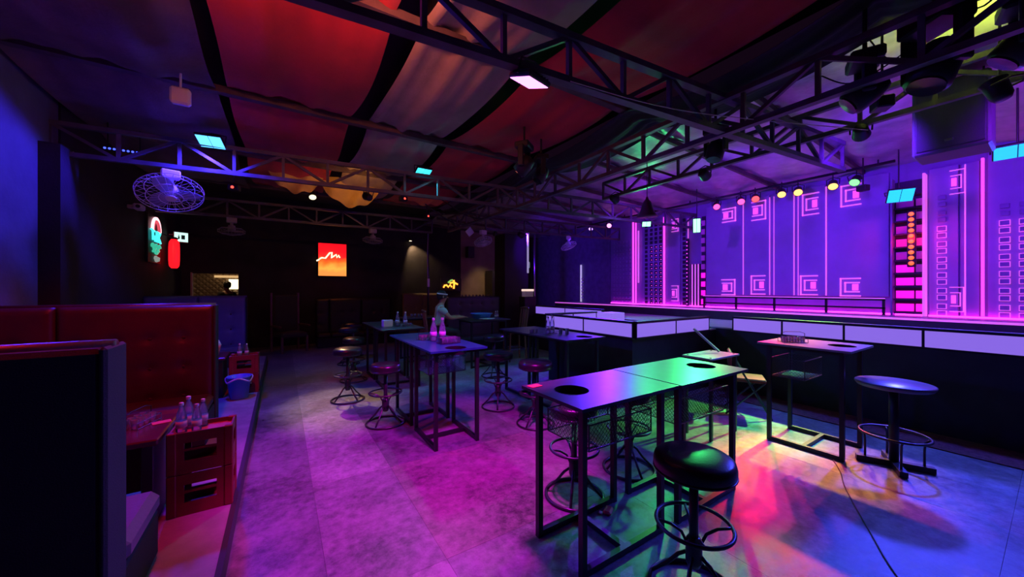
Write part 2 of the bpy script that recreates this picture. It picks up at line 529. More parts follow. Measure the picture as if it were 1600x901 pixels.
def swag(x, y, z, wdt, label, m, drop=.35):
    vv, ff = [], []
    nx, nz = 18, 10
    for layer in (0, .006):
        for i in range(nx + 1):
            u = i / nx
            for j in range(nz + 1):
                v = j / nz
                dz = drop * v * (0.55 + 0.45 * math.sin(PI * u)) + 0.03 * math.sin(u * 17) * v
                vv.append((x + wdt * (u - .5) * (1 - .25 * v), y + .12 * v + .04 * math.sin(u * 14 + 3 * v) + layer, z - dz))
    k = (nx + 1) * (nz + 1)
    for i in range(nx):
        for j in range(nz):
            a = i * (nz + 1) + j
            ff.append((a, a + nz + 1, a + nz + 2, a + 1)); ff.append((k + a, k + a + 1, k + a + nz + 2, k + a + nz + 1))
    o = MB().add(vv, ff).build('drape_swag', m, None, smooth=True)
    tag(o, label, 'drape', 'loose drape ends beyond the blue lit truss')


swag(0.25, 8.0, 3.95, 1.0, 'short gold drape end hanging left of the larger gold one', FABG, .42)
swag(1.25, 8.1, 3.95, 1.3, 'large gold drape end sagging beyond the blue lit truss', FABG, .55)
swag(2.85, 8.1, 3.9, 1.3, 'flat orange drape end beyond the teal flood lamp', mat('orange_drape_cloth', (0.6, 0.16, 0.05), 0.7, bump=0.2, bscale=25), .25)


# ---- roof trusses
def truss(name, a, b, label, depth=0.34, panel=0.55, wd=0.06, first=0, web=0.035, group='roof trusses'):
    a, b = Vector(a), Vector(b)
    L = (b - a).length
    d = (b - a) / L
    root = thing(name, label, 'truss', a, 0, group)
    b0 = b - a
    up = Vector((0, 0, depth))
    MB().bar((0, 0, 0), b0, wd, 0.05).build('bottom_chord', TRUSSM, root)
    MB().bar(up, b0 + up, wd, 0.05).build('top_chord', TRUSSM, root)
    n = max(1, round(L / panel))
    for i in range(n + 1):
        p = b0 * (i / n)
        MB().bar(p, p + up, web).build('vertical', TRUSSM, root)
        if i < n:
            q = b0 * ((i + 1) / n)
            if (i + first) % 2 == 0:
                MB().bar(p + up, q, web).build('diagonal', TRUSSM, root)
            else:
                MB().bar(p, q + up, web).build('diagonal', TRUSSM, root)
    return root


truss('roof_truss', (-0.9, 2.32, 3.22), (6.2, 1.58, 3.22), 'near roof truss holding the magenta flood lamp', wd=.075, first=1)
truss('roof_truss', (-2.2, 6.22, 3.2), (8.9, 5.12, 3.22), 'middle roof truss lit blue and teal by its flood lamps')
truss('roof_truss', (-2.1, 9.78, 3.22), (3.5, 9.5, 3.22), 'farthest roof truss in front of the red light box')
truss('roof_truss', (4.4, 8.05, 3.2), (8.95, 7.6, 3.22), 'violet lit roof truss above the far stage end')
truss('roof_truss', (3.68, -0.6, 3.21), (3.78, 9.0, 3.21), 'long lengthwise roof truss between seating and stage', first=1, wd=.07)
truss('roof_truss', (5.2, -0.4, 3.42), (5.3, 4.9, 3.42), 'lengthwise roof truss above the front stage counter', depth=.3, group='roof trusses')

# ================================================================== STAGE
st = MB().box(6.36, 8.0, YF, 8.4, 0, 0.98).build('stage', STAGEB)
struct(st, 'black clad stage with a pale floor and upper step', 'stage')
MB().box(6.36, 8.0, YF, 8.4, 0.98, 1.0).build('stage_floor', STAGEF, st)
MB().box(8.0, XR, YF, 9.6, 0, 1.19).build('upper_step', STAGEB, st)
MB().box(8.02, XR, YF, 9.6, 1.19, 1.21).build('upper_floor', mat('violet_stage_floor', (0.34, 0.28, 0.40), 0.4), st)
MB().box(7.985, 8.02, YF, 9.6, 1.185, 1.215).build('step_nosing', GLOWF, st)
pn = MB().box(4.14, 6.36, 3.29, 5.16, 0, 0.95).build('stage_runway', STAGEB)
struct(pn, 'square stage runway projecting between the tables', 'stage')
MB().box(4.14, 6.36, 3.29, 5.16, 0.95, 0.97).build('runway_floor', STAGEF, pn)


def lit_rail(name, label, segs, parent_kind=True):
    """runs of backlit panels in a black frame; seg = (x0,y0,x1,y1,n)"""
    root = thing(name, label, 'counter')
    for (x0, y0, x1, y1, n) in segs:
        A, B = Vector((x0, y0, 0)), Vector((x1, y1, 0))
        L = (B - A).length
        t = (B - A) / L
        rz = math.atan2(t.y, t.x)

        def pl(s0, s1, d0, d1, z0, z1, nm, m, bev=0.004):
            o = MB().bevbox(s0, s1, d0, d1, z0, z1, bev).build(nm, m, root)
            o.matrix_basis = Matrix.Translation(A) @ Matrix.Rotation(rz, 4, 'Z')
            return o
        pl(0, L, -.05, .05, 1.172, 1.205, 'top_rail', BLACKM)
        pl(0, L, -.045, .045, 0.962, 0.982, 'bottom_rail', BLACKM)
        for i in range(n):
            pl(L * i / n + .012, L * (i + 1) / n - .012, -.03, .03, .982, 1.172, 'lit_panel', PANELW)
        for i in range(n + 1):
            s = min(max(L * i / n, .01), L - .01)
            pl(s - .012, s + .012, -.033, .033, .962, 1.172, 'mullion', BLACKM)
    return root


lit_rail('runway_rail', 'low rail of backlit lavender panels around the stage runway',
         [(4.12, 5.18, 4.12, 3.24, 2), (4.12, 3.24, 6.0, 3.24, 2), (4.12, 5.20, 5.4, 5.20, 2)])
lit_rail('stage_counter', 'long straight counter of backlit panels along the stage front',
         [(6.3, 2.98, 6.3, -2.6, 8)])
lit_rail('stage_counter', 'backlit violet counter at the far end of the stage', [(6.05, 8.1, 6.05, 5.6, 2)])
MB().box(6.25, 6.36, -2.62, 3.0, 0, .962).build('front_cladding', STAGEB, st)
MB().box(6.0, 6.36, 5.56, 8.14, 0, .962).build('front_cladding', STAGEB, st)
cb = MB().bevbox(5.35, 5.75, 4.75, 5.1, 0.971, 1.19, .01).build('box_step', PANELW)
tag(cb, 'small white lit box standing on the stage runway', 'box')
dc = MB().box(5.68, 6.24, -2.6, 2.9, 0.0005, 0.012).build('flooring_strip', STRIPR)  # dark red strip laid over the floor along the counter
tag(dc, 'dark red carpet strip at the foot of the stage counter', 'flooring')

# ---- backdrop dressing (wall plane x = 9)


def bd(u, v, x=8.97):
    """photo point to the backdrop plane (width position y, height z)"""
    S, C = math.sin(TH), math.cos(TH)
    r = (u - 800) / 557.0
    t = x / (C * r + S)
    return (C - S * r) * t, H + (452 - v) / 557.0 * t


def bbox(u0, u1, v0, v1, x0, x1, nm, m, label=None, parent=None):
    ya, za = bd(u0, v0); yb, zb = bd(u1, v0)
    _, zc = bd((u0 + u1) / 2, v0); _, zd = bd((u0 + u1) / 2, v1)
    return MB().box(x0, x1, min(ya, yb), max(ya, yb), min(zc, zd), max(zc, zd)).build(nm, m, parent or ws, label=label)


def yz(y0, y1, z0, z1, x0, x1, nm, m, parent=None, label=None):
    return MB().bevbox(x0, x1, min(y0, y1), max(y0, y1), min(z0, z1), max(z0, z1), .003).build(nm, m, parent or ws, label=label)


# big centre boards
for (y0, y1) in ((4.87, 4.02), (4.0, 3.49), (3.47, 3.05), (3.03, 2.53), (2.51, 1.66)):
    yz(y0 - .004, y1 + .004, 1.52, 3.70, 8.95, 8.99, 'backdrop_board', BDP)
for y, wd in ((4.01, .018), (3.48, .018), (3.40, .012), (3.04, .018), (2.97, .012), (2.52, .022)):
    yz(y - wd / 2, y + wd / 2, 1.53, 3.66, 8.935, 8.952, 'light_line', GLOWF)


def motif(y0, y1, z0, z1, flip, up, solid=True):
    """open square spiral of glowing bars on the boards"""
    x0, x1 = 8.928, 8.948
    t = min(abs(y1 - y0), abs(z1 - z0)) * .085
    W_, D = (y1 - y0), (z1 - z0)

    def fr(k, m):
        a0, a1 = y0 + W_ * k, y1 - W_ * k * .2
        b0, b1 = z0 + D * k, z1 - D * k
        if flip:
            a0, a1 = y0 + W_ * k * .2, y1 - W_ * k
        yz(a0, a1, b1 - t, b1, x0, x1, 'motif_bar', m)
        yz(a0, a1, b0, b0 + t, x0, x1, 'motif_bar', m)
        if flip:
            yz(a1 - t, a1, b0, b1, x0, x1, 'motif_bar', m)
        else:
            yz(a0, a0 + t, b0, b1, x0, x1, 'motif_bar', m)
    fr(0, GLOWF); fr(.22, GLOWF)
    k = .42
    if flip:
        yz(y0 + W_ * .12, y0 + W_ * (1 - .6), z0 + D * k * .8, z1 - D * k * .8, x0, x1, 'motif_block', GLOWP)
    else:
        yz(y1 - W_ * .45, y1 - W_ * .12, z0 + D * k * .8, z1 - D * k * .8, x0, x1, 'motif_block', GLOWP)


for (u0, u1, v0, v1, fp) in ((1129, 1151, 325, 347, 0), (1175, 1198, 314, 344, 0), (1254, 1281, 302, 336, 1), (1314, 1347, 288, 322, 1),
                             (1128, 1150, 436, 461, 0), (1174, 1197, 430, 460, 1), (1251, 1279, 430, 461, 1), (1313, 1346, 434, 463, 1),
                             (1484, 1509, 265, 303, 0), (1484, 1507, 448, 487, 0), (1050, 1061, 342, 362, 0), (1050, 1061, 446, 470, 0)):
    ya, _ = bd(u0, 400); yb, _ = bd(u1, 400)
    _, zt = bd((u0 + u1) / 2, v0); _, zb = bd((u0 + u1) / 2, v1)
    motif(min(ya, yb), max(ya, yb), zb, zt, fp, 0)
# side boards
yz(1.60, 1.24, 1.22, 3.5, 8.975, 8.995, 'niche_back', BDK)
for k in range(10):
    z = 1.26 + k * .22
    yz(1.58, 1.26, z - .012, z + .012, 8.80, 8.975, 'niche_shelf', BDK)
    if k < 9:
        yz(1.575, 1.37, z + .02, z + .15, 8.93, 8.974, 'niche_block', GLOWB if k < 4 else BDH)
        yz(1.345, 1.265, z + .02, z + .15, 8.93, 8.974, 'niche_block', GLOWB if k < 3 else BDH)
yz(1.62, 1.595, 1.21, 3.55, 8.80, 8.99, 'niche_post', BDD)
yz(1.255, 1.225, 1.21, 3.55, 8.80, 8.99, 'niche_post', GLOWF)
yz(5.0, 4.90, 1.22, 3.5, 8.975, 8.995, 'niche_back', BDK)
yz(5.26, 5.02, 1.22, 2.3, 8.93, 8.995, 'fluted_board', BDK)
for k in range(3):
    yz(5.23 - k * .08, 5.20 - k * .08, 1.22, 2.3, 8.915, 8.93, 'flute', GLOWF)
for k in range(10):
    z = 1.26 + k * .22
    yz(4.99, 4.90, z + .02, z + .15, 8.93, 8.974, 'niche_block', GLOWB if k < 4 else BDH)
# right hand boards with raised blocks
yz(1.20, 0.90, 1.21, 3.62, 8.955, 8.995, 'backdrop_board', BDP)
yz(0.88, 0.70, 1.21, 3.62, 8.955, 8.995, 'backdrop_board', BDD)
yz(0.62, -2.4, 1.21, 3.7, 8.955, 8.995, 'backdrop_board', BDP)
blk = MB().bevbox(-.03, 0.0, -.045, .045, -.035, .035, .006).mesh('raised_block'); blk.materials.append(BDH)
blkd = MB().bevbox(-.03, 0.0, -.045, .045, -.035, .035, .006).mesh('raised_block'); blkd.materials.append(BDD)
fr_m = MB()
for (a0, a1, b0, b1) in ((-.05, .05, .034, .041), (-.05, .05, -.041, -.034), (-.05, -.043, -.041, .041), (.043, .05, -.041, .041)):
    fr_m.box(-.034, 0, a0, a1, b0, b1)
frme = fr_m.mesh('block_frame'); frme.materials.append(GLOWF)
for k in range(16):
    z = 1.27 + (k // 2) * .25 + (k % 2) * .11
    for c, y in enumerate((1.065, 0.47, 0.30, 0.10, -0.10, -0.30)):
        if c and k > 13:
            continue
        o = link('raised_block', blkd, ws, (8.955, y, z))
        if k < 12:
            f_ = link('block_frame', frme, o)
yz(0.68, 0.65, 1.24, 3.64, 8.90, 8.95, 'glow_column', GLOWP)
yz(0.84, 0.825, 1.24, 3.6, 8.94, 8.955, 'light_line', GLOWF)
# left hand: pierced screen boards
yz(5.55, 5.35, 1.21, 3.5, 8.955, 8.995, 'backdrop_board', BDD)
yz(6.0, 5.57, 1.21, 3.55, 8.955, 8.995, 'backdrop_board', BDP)
yz(6.75, 6.02, 1.21, 3.6, 8.955, 8.995, 'backdrop_board', BDP)
yz(7.95, 7.12, 1.21, 3.7, 8.955, 8.995, 'backdrop_board', BDD)
hole = MB()
hole.box(-.012, 0, -.042, .042, -.042, .042)
hme = hole.mesh('screen_block'); hme.materials.append(BDK)
led = MB().lathe([(0, -.008), (.014, -.006), (.016, 0), (.014, .006), (0, .008)], 8).mesh('stud'); led.materials.append(GLOWP)
for k in range(19):
    z = 1.28 + (k // 2) * .245 + (k % 2) * .115
    for y in (6.62, 6.45, 6.30, 6.15):
        o = link('screen_block', hme, ws, (8.955, y, z))
        if k < 14 and y < 6.6:
            link('stud', led, o, (-.02, -.02, -.01))
    o = link('screen_block', hme, ws, (8.955, 5.45, z))
    if k < 16:
        for q in range(6):
            o = link('raised_block', blkd, ws, (8.955, 7.22 + q * .125, z))
yz(5.345, 5.325, 1.21, 3.5, 8.93, 8.955, 'light_line', GLOWF)
yz(7.08, 7.045, 1.21, 3.72, 8.90, 8.95, 'glow_column', GLOWP)
yz(6.98, 6.955, 1.21, 3.65, 8.91, 8.95, 'glow_column', GLOWP)
yz(6.90, 6.86, 1.85, 3.40, 8.92, 8.95, 'glow_column', GLOWF)
yz(6.04, 6.005, 1.22, 3.66, 8.90, 8.95, 'glow_column', GLOWP)
# floor edge strip of the backdrop
for (y0, y1) in ((7.9, 5.0), (4.98, 4.91), (4.9, 1.62), (1.58, 1.27), (1.2, -2.4)):
    yz(y0, y1, 1.211, 1.235, 8.88, 8.93, 'led_strip', NEONM)
# stage rail in front of the boards
rl = thing('stage_rail', 'black two bar rail standing in front of the stage boards', 'rail', (8.7, 0, 1.21))
for z in (.12, .26):
    MB().bar((0, 1.66, z), (0, 4.8, z), .035, .03).build('rail_bar', BLACKM, rl)
MB().bar((-.02, 1.66, .285), (-.02, 4.8, .285), .02, .014).build('light_line', GLOWF, rl)
for y in (1.68, 2.45, 3.3, 4.05, 4.78):
    MB().bar((0, y, 0), (0, y, .27), .035).build('post', BLACKM, rl)
# stage wash from above: fixtures on the lengthwise truss over the counter


# ================================================================== LAMPS
def aim(loc, target):
    return (Vector(target) - Vector(loc)).to_track_quat('-Z', 'Y')


def hang_rod(root, zlen, m, start=.13):
    q = root.matrix_basis.to_quaternion().inverted()
    a = Vector((0, 0, start))
    # straight up in the world from the back of the fixture
    MB().tube([a, a + q @ Vector((0, 0, zlen))], .009, 6).build('hanger', m, root)


def flood(loc, target, color, power, label, w_=.20, h_=.14, angle=150, blend=.5, es=2.2, hang=None, lc=None):
    root = thing('flood_lamp', label, 'flood lamp', loc, group='LED flood lamps', quat=aim(loc, target))
    MB().bevbox(-w_ / 2, w_ / 2, -h_ / 2, h_ / 2, .004, .04, .008).build('housing', BLACKM, root)
    key = '%.2f_%.2f_%.2f' % color
    lm = lens(key, lc or tuple(min(1, c + .18) for c in color), es)
    g = .004
    MB().box(-w_ / 2 + .012, -g, -h_ / 2 + .012, h_ / 2 - .012, -.001, .005).build('led_panel', lm, root)
    MB().box(g, w_ / 2 - .012, -h_ / 2 + .012, h_ / 2 - .012, -.001, .005).build('led_panel', lm, root)
    br = MB()
    br.tube([(-w_ / 2 - .012, 0, .02), (-w_ / 2 - .012, 0, .12), (0, 0, .14), (w_ / 2 + .012, 0, .12), (w_ / 2 + .012, 0, .02)], .007, 6)
    br.build('bracket', BLACKM, root)
    fins = MB()
    for k in range(7):
        fins.box(-w_ / 2 + .02 + k * (w_ - .04) / 6 - .003, -w_ / 2 + .02 + k * (w_ - .04) / 6 + .003, -h_ / 2 + .02, h_ / 2 - .02, .04, .055)
    fins.build('heat_sink', BLACKM, root)
    if hang:
        hang_rod(root, hang, BLACKM)
    d = (Vector(target) - Vector(loc)).normalized()
    spot('flood_light', Vector(loc) + d * .03, target, color, power, angle, .10, blend, root)
    return root


flood((1.49, 2.08, 3.13), (1.25, 3.25, 0), MAG, 640, 'magenta flood lamp under the near roof truss', w_=.22, h_=.22, angle=60, blend=.3, es=3, lc=(1.0, .25, 1.0))
flood((-0.77, 5.98, 3.55), (-1.0, 4.7, 0), BLUE, 480, 'blue flood lamp above the middle truss on the booth side', w_=.28, h_=.24, angle=165, blend=.3, lc=(.10, .50, 1.0))
flood((2.0, 5.85, 3.61), (2.0, 4.7, 0), CYAN, 170, 'cyan flood lamp above the middle truss near the gold drape', w_=.26, h_=.24, angle=140, es=1.6, lc=(.05, .75, .95))
flood((-0.60, 3.16, 3.66), (-0.85, 4.0, 0), RED, 210, 'red flood lamp above the near booth', angle=100, hang=.1)
flood((8.0, 1.36, 3.09), (4.9, 0.1, 0.0), (0.05, 0.06, 1.0), 900, 'upright blue flood lamp beside the red LED bar', w_=.30, h_=.24, angle=66, blend=.7, es=1.5, hang=.75, lc=(.02, .50, 1.0))
flood((6.75, 0.27, 3.16), (4.4, 0.1, 0), (0.05, 0.07, 1.0), 550, 'blue flood lamp at the right edge of the stage', w_=.34, h_=.2, angle=110, es=1.5, hang=.7, lc=(.02, .45, 1.0))
flood((7.6, 4.34, 3.04), (2.95, 1.75, 1.0), GREEN, 520, 'upright green flood lamp below the stage truss', w_=.16, h_=.32, angle=22, blend=.8, es=3.0, hang=.8, lc=(.25, 1.0, .45))
flood((7.0, 5.17, 3.14), (4.6, 3.0, 0.5), GREEN, 90, 'small green flood lamp on the middle truss over the stage', angle=150, es=3, lc=(.4, 1.0, .6))


def par(loc, target, color, power, label, angle=60, es=5, core=.3, hang=None, blend=.6, lc=None):
    root = thing('par_can', label, 'stage lamp', loc, group='stage PAR lamps', quat=aim(loc, target))
    MB().lathe([(.045, .16), (.062, .13), (.07, .02), (.078, .0), (.078, -.01), (.068, -.01)], 20).build('housing', BLACKM, root, smooth=True)
    MB().lathe([(.0, -.018), (.05, -.016), (.068, -.0105)], 20).build('lens', lens('par%.2f%.2f%.2f' % (lc or color), lc or tuple(min(1, c + core) for c in color), es), root)
    y = MB()
    y.tube([(-.085, 0, .05), (-.09, .10, .06), (0, .14, .06), (.09, .10, .06), (.085, 0, .05)], .008, 6)
    y.build('yoke', BLACKM, root)
    if hang:
        hang_rod(root, hang, BLACKM, .10)
    d = (Vector(target) - Vector(loc)).normalized()
    spot('par_light', Vector(loc) + d * .03, target, color, power, angle, .05, blend, root)
    return root


PARS = [((8.4, 4.33, 3.55), (3.6, 1.0, 0), PINK, 380, 'first pink stage lamp, next to the green flood lamp', 24),
        ((8.4, 3.81, 3.56), (4.0, 1.25, 0), PINK, 620, 'second pink stage lamp in the overhead row', 17),
        ((8.4, 3.53, 3.56), (3.7, 1.2, 0), RED, 680, 'red stage lamp in the overhead row', 17),
        ((8.4, 3.06, 3.55), (4.5, 1.7, 0), AMBER, 420, 'amber stage lamp left of its amber neighbour', 20),
        ((8.4, 2.79, 3.53), (4.2, 1.3, 0), AMBER, 420, 'amber stage lamp in the middle of the overhead row', 20),
        ((8.4, 2.27, 3.52), (4.9, 1.3, 0), AMBER, 350, 'amber stage lamp beside the green one', 20),
        ((8.4, 1.98, 3.52), (4.75, 2.35, 0), (0.12, 1.0, 0.16), 3200, 'green stage lamp at the right end of the overhead row', 26),
        ((8.4, 8.3, 3.62), (3.4, 4.6, 0.5), (0.09, 0.01, 1.0), 750, 'violet stage lamp at the far left of the stage', 50, (.55, .30, 1.0)),
        ((8.4, 7.53, 3.60), (2.6, 3.4, 0), (0.14, 0.01, 1.0), 800, 'violet stage lamp nearer the pink glowing columns', 50, (1.0, .30, .85))]
for p in PARS:
    par(*p[:5], angle=p[5], blend=.8, es=2.4, core=.05, hang=.2, lc=p[6] if len(p) > 6 else None)
bar_ = thing('lamp_bar', 'black bar carrying the overhead row of stage lamps', 'lamp bar', (8.46, 0, 3.76))
MB().tube([(0, 1.5, 0), (0, 9.0, 0)], .024, 10).build('pipe', BLACKM, bar_, smooth=True)
for y in (1.7, 3.3, 5.0, 7.0, 8.8):
    MB().bar((0, y, 0), (0, y, .08), .02).build('hanger', BLACKM, bar_)

# violet wash lamps on the lengthwise truss above the counter
for k, (y, c, p) in enumerate(((-0.3, (0.26, 0.01, 1.0), 210), (1.2, (0.14, 0.01, 1.0), 210), (2.9, (0.16, 0.01, 1.0), 210), (4.6, (0.22, 0.01, 1.0), 210))):
    par((5.32, y, 3.34), (9.0, y + .6, 2.5), c, p, ['nearest violet wash lamp over the stage counter', 'second violet wash lamp over the stage counter',
        'third violet wash lamp over the stage counter', 'farthest violet wash lamp over the stage counter'][k], angle=120, es=1.0)

par((5.45, 7.93, 3.10), (9.0, 9.2, 2.3), (0.12, 0.01, 1.0), 170, 'added violet fill lamp under the far violet truss', angle=110, es=1.0, hang=.12)  # extra lamp put in to brighten the far stretch of the stage wall
# ---- LED bars with round pixels
lb = thing('led_bar', 'vertical bar of ten glowing red LED dots by the niche shelves', 'LED bar', (8.72, 1.36, 2.02))
MB().bevbox(-.02, .03, -.05, .05, 0, .94, .008).build('bar_body', BLACKM, lb)
for z in (.1, .84):
    MB().bar((.02, 0, z), (.23, 0, z), .02).build('wall_arm', BLACKM, lb)
dot = MB().lathe([(0, -.012), (.024, -.009), (.034, 0), (.024, .009), (0, .012)], 12)
dme = dot.mesh('led_dot'); dme.materials.append(lens('reddot', (1.0, 0.09, 0.02), 2.4))
for k in range(10):
    o = link('led_dot', dme, lb, (-.03, 0, .06 + k * .09)); o.rotation_euler = (0, PI / 2, 0)
spot('led_bar_glow', (8.66, 1.36, 2.5), (8.9, 1.36, 2.4), RED, 14, 175, .1)
lb2 = thing('led_bar', 'vertical bar of small pink LED dots left of the fluted board', 'LED bar', (8.85, 5.30, 1.22))
MB().bevbox(-.015, .03, -.035, .035, 0, 1.75, .006).build('bar_body', BDK, lb2)
for k in range(17):
    o = link('led_dot', led, lb2, (-.025, 0, .06 + k * .1)); o.rotation_euler = (0, PI / 2, 0)


lb3 = thing('led_bar', 'short bar of tiny blue LEDs behind the blue lit truss', 'LED bar', (-1.75, 6.75, 3.46))
MB().bevbox(-.20, .20, -.02, .02, 0, .04, .006).build('bar_body', BLACKM, lb3)
ble = MB().lathe([(0, -.006), (.012, -.004), (.014, 0), (.012, .004), (0, .006)], 8).mesh('led_dot'); ble.materials.append(lens('bluedot', (.05, .08, 1.0), 3))
for k in range(9):
    o = link('led_dot', ble, lb3, (-.17 + k * .0425, -.024, .02)); o.rotation_euler = (PI / 2, 0, 0)
for x in (-.15, .15):
    MB().bar((x, 0, .04), (x, 0, .40), .012).build('hanger', BLACKM, lb3)


# ---- moving heads and small effect lights
def moving_head(loc, label, rz=0, tilt=.6, s=1.0, hang=.4):
    root = thing('moving_head_light', label, 'stage lamp', loc, rz, 'moving head lamps')
    MB().bevbox(-.12 * s, .12 * s, -.10 * s, .10 * s, -.09 * s, 0, .015).build('base', PLASBK, root)
    for sx in (-1, 1):
        MB().bevbox(sx * .13 * s - .02 * s, sx * .13 * s + .02 * s, -.04 * s, .04 * s, -.34 * s, -.06 * s, .01).build('yoke_arm', PLASBK, root)
    hd = MB().lathe([(.05 * s, -.13 * s), (.10 * s, -.11 * s), (.105 * s, .03 * s), (.08 * s, .12 * s), (0, .14 * s)], 18).build('head', PLASBK, root, smooth=True)
    hd.location = (0, 0, -.30 * s); hd.rotation_euler = (tilt, 0, 0)
    MB().lathe([(0, -.135 * s), (.08 * s, -.132 * s), (.08 * s, -.12 * s)], 18).build('lens', mat('dark_lens_glass', (.02, .02, .03), .15), hd)
    MB().tube([(0, 0, 0), (0, 0, hang)], .015, 8).build('clamp', BLACKM, root)
    return root


moving_head((3.86, 0.85, 3.50), 'black moving head lamp left of the hanging cables', .4, .9, 1.0, .38)
moving_head((3.92, 0.50, 3.62), 'large black moving head lamp amid the hanging cables', 1.0, .4, 1.25, .18)
moving_head((4.05, 0.14, 3.55), 'black moving head lamp at the top right corner', .2, .7, 1.0, .18)
moving_head((2.75, 3.95, 3.62), 'black moving head lamp under the red drape by the long truss', .6, .8, 1.0, .22)
moving_head((3.15, 4.1, 3.58), 'second black moving head lamp under the red drape', 1.2, .5, .9, .25)
moving_head((4.15, 2.15, 3.5), 'black moving head lamp behind the crossing of two trusses', 1.4, .3, .9, .2)


def effect_light(loc, label, rz=0, hang=.62):
    root = thing('effect_light', label, 'effect lamp', loc, rz, 'small red effect lamps')
    MB().bevbox(-.07, .07, -.06, .06, -.10, 0, .01).build('housing', PLASBK, root)
    MB().lathe([(0, -.006), (.02, -.004), (.02, .004), (0, .006)], 12).build('red_lens', lens('fx', (1.0, 0.05, 0.03), 4), root, loc=(.0, -.062, -.055)).rotation_euler = (PI / 2, 0, 0)
    MB().bar((0, 0, 0), (0, 0, hang), .014).build('bracket', PLASBK, root)
    return root


effect_light((-0.62, 7.0, 3.28), 'small effect lamp with red lens below the middle truss', -.3)
effect_light((2.05, 7.2, 3.52), 'small effect lamp with red lens right of the gold drape', .3)
effect_light((3.0, 8.5, 3.5), 'small effect lamp with red lens near the farthest truss', .3)
effect_light((4.35, 0.85, 3.30), 'small effect lamp glowing red right of the moving heads', .6)
effect_light((8.3, 1.85, 3.42), 'small effect lamp with pink red lens by the upright blue flood', 1.2)

# yellow green lamp lighting the ceiling cloth at the upper right
par((4.72, 0.30, 3.28), (4.78, 0.52, 4.0), YGREEN, 60, 'yellow green lamp tilted up at the pale ceiling cloth', angle=98, es=2, hang=.7)
# gold uplight at the loose drape ends
par((1.3, 6.9, 3.35), (1.0, 8.1, 3.85), AMBER, 22, 'amber lamp tilted up at the gold drape ends', angle=120, es=1.5, hang=.5)
# added red fill lamps out of view, put in to brighten the drapes
par((-0.35, 2.40, 3.62), (0.3, 4.8, 3.92), (1.0, 0.22, 0.15), 44, 'added red fill lamp above the near truss tilted up at the booth side drapes', angle=130, es=2, hang=.25)
par((0.55, 2.32, 3.68), (2.2, 4.6, 3.95), (1.0, 0.22, 0.17), 42, 'added red fill lamp above the near truss tilted up at the stage side drapes', angle=125, es=2, hang=.2)
# warm wall washer on the end wall
ww = thing('wall_washer', 'small warm spot lamp on the end wall above the olive sofa', 'wall lamp', (3.75, YB - .12, 3.35))
MB().lathe([(.03, .10), (.05, .08), (.055, -.02), (.045, -.02)], 14).build('housing', BLACKM, ww, smooth=True)
MB().box(-.012, .012, 0, .12, .03, .06).build('bracket', BLACKM, ww)
MB().lathe([(0, -.028), (.03, -.026), (.045, -.0205)], 14).build('lens', lens('warm', (1, .75, .45), 5), ww)
spot('wall_washer_light', (3.75, YB - .17, 3.32), (4.25, YB + .05, 2.2), WARM, 110, 80, .03, .6)
# warm downlights over the far aisle and beige wall
for k, (x, y, tx, ty, p, lb_) in enumerate(((0.55, 8.6, 0.72, 5.7, 520, 'warm downlight over the far aisle'), (6.5, 11.2, 6.6, 12.4, 60, 'warm downlight in front of the beige wall stretch'))):
    par((x, y, 3.6), (tx, ty, 0.6 if k else 0), WARM, p, lb_, angle=24 if k == 0 else 60, es=1.5, hang=.6, blend=.9)

# ---- bell pendant
pd = thing('pendant_lamp', 'dark bell shaped pendant lamp hanging below the long truss', 'pendant lamp', (3.72, 2.74, 2.53))
MB().lathe([(.12, 0), (.118, .01), (.085, .06), (.06, .13), (.045, .18), (.02, .21), (0.012, .24)], 24).build('shade', mat('dark_violet_enamel', (0.10, 0.03, 0.09), 0.35), pd, smooth=True)
MB().tube([(0, 0, .23), (0, 0, .68)], .005, 6).build('cord', PLASBK, pd)
MB().lathe([(0, .02), (.03, .04), (.03, .08), (0, .11)], 12).build('bulb', PLASW, pd, smooth=True)

# ---- hanging loudspeaker
sp = thing('hanging_loudspeaker', 'large grey loudspeaker cabinet hung under the roof over the stage counter', 'loudspeaker', (6.0, .64, 3.08))
MB().bevbox(-.22, .22, -.26, .26, 0, .74, .02).build('cabinet', SPKM, sp)
MB().bevbox(-.235, -.219, -.23, .23, .04, .70, .006).build('grille', mat('speaker_grille', (0.09, 0.08, 0.12), 0.7, bump=0.5, bscale=200), sp)
MB().bevbox(-.243, -.234, -.03, .03, .10, .125, .003).build('badge', CHROME, sp)
for y in (-.2, .2):
    MB().bar((0, y, .74), (0, y, .90), .015).build('hanger', BLACKM, sp)
# ---- cables drooping from the trusses


def cable(pts, label, r=.006, m=PLASBK, name='cable'):
    P = [Vector(p) for p in pts]
    out = []
    for i in range(len(P) - 1):
        for s in range(8):
            t = s / 8
            p0, p1, p2, p3 = P[max(i - 1, 0)], P[i], P[i + 1], P[min(i + 2, len(P) - 1)]
            out.append(.5 * ((2 * p1) + (p2 - p0) * t + (2 * p0 - 5 * p1 + 4 * p2 - p3) * t * t + (3 * p1 - p0 - 3 * p2 + p3) * t ** 3))
    out.append(P[-1])
    o = MB().tube(out, r, 6).build(name, m, None, smooth=True)
    tag(o, label, 'cable', 'cables')
    return o


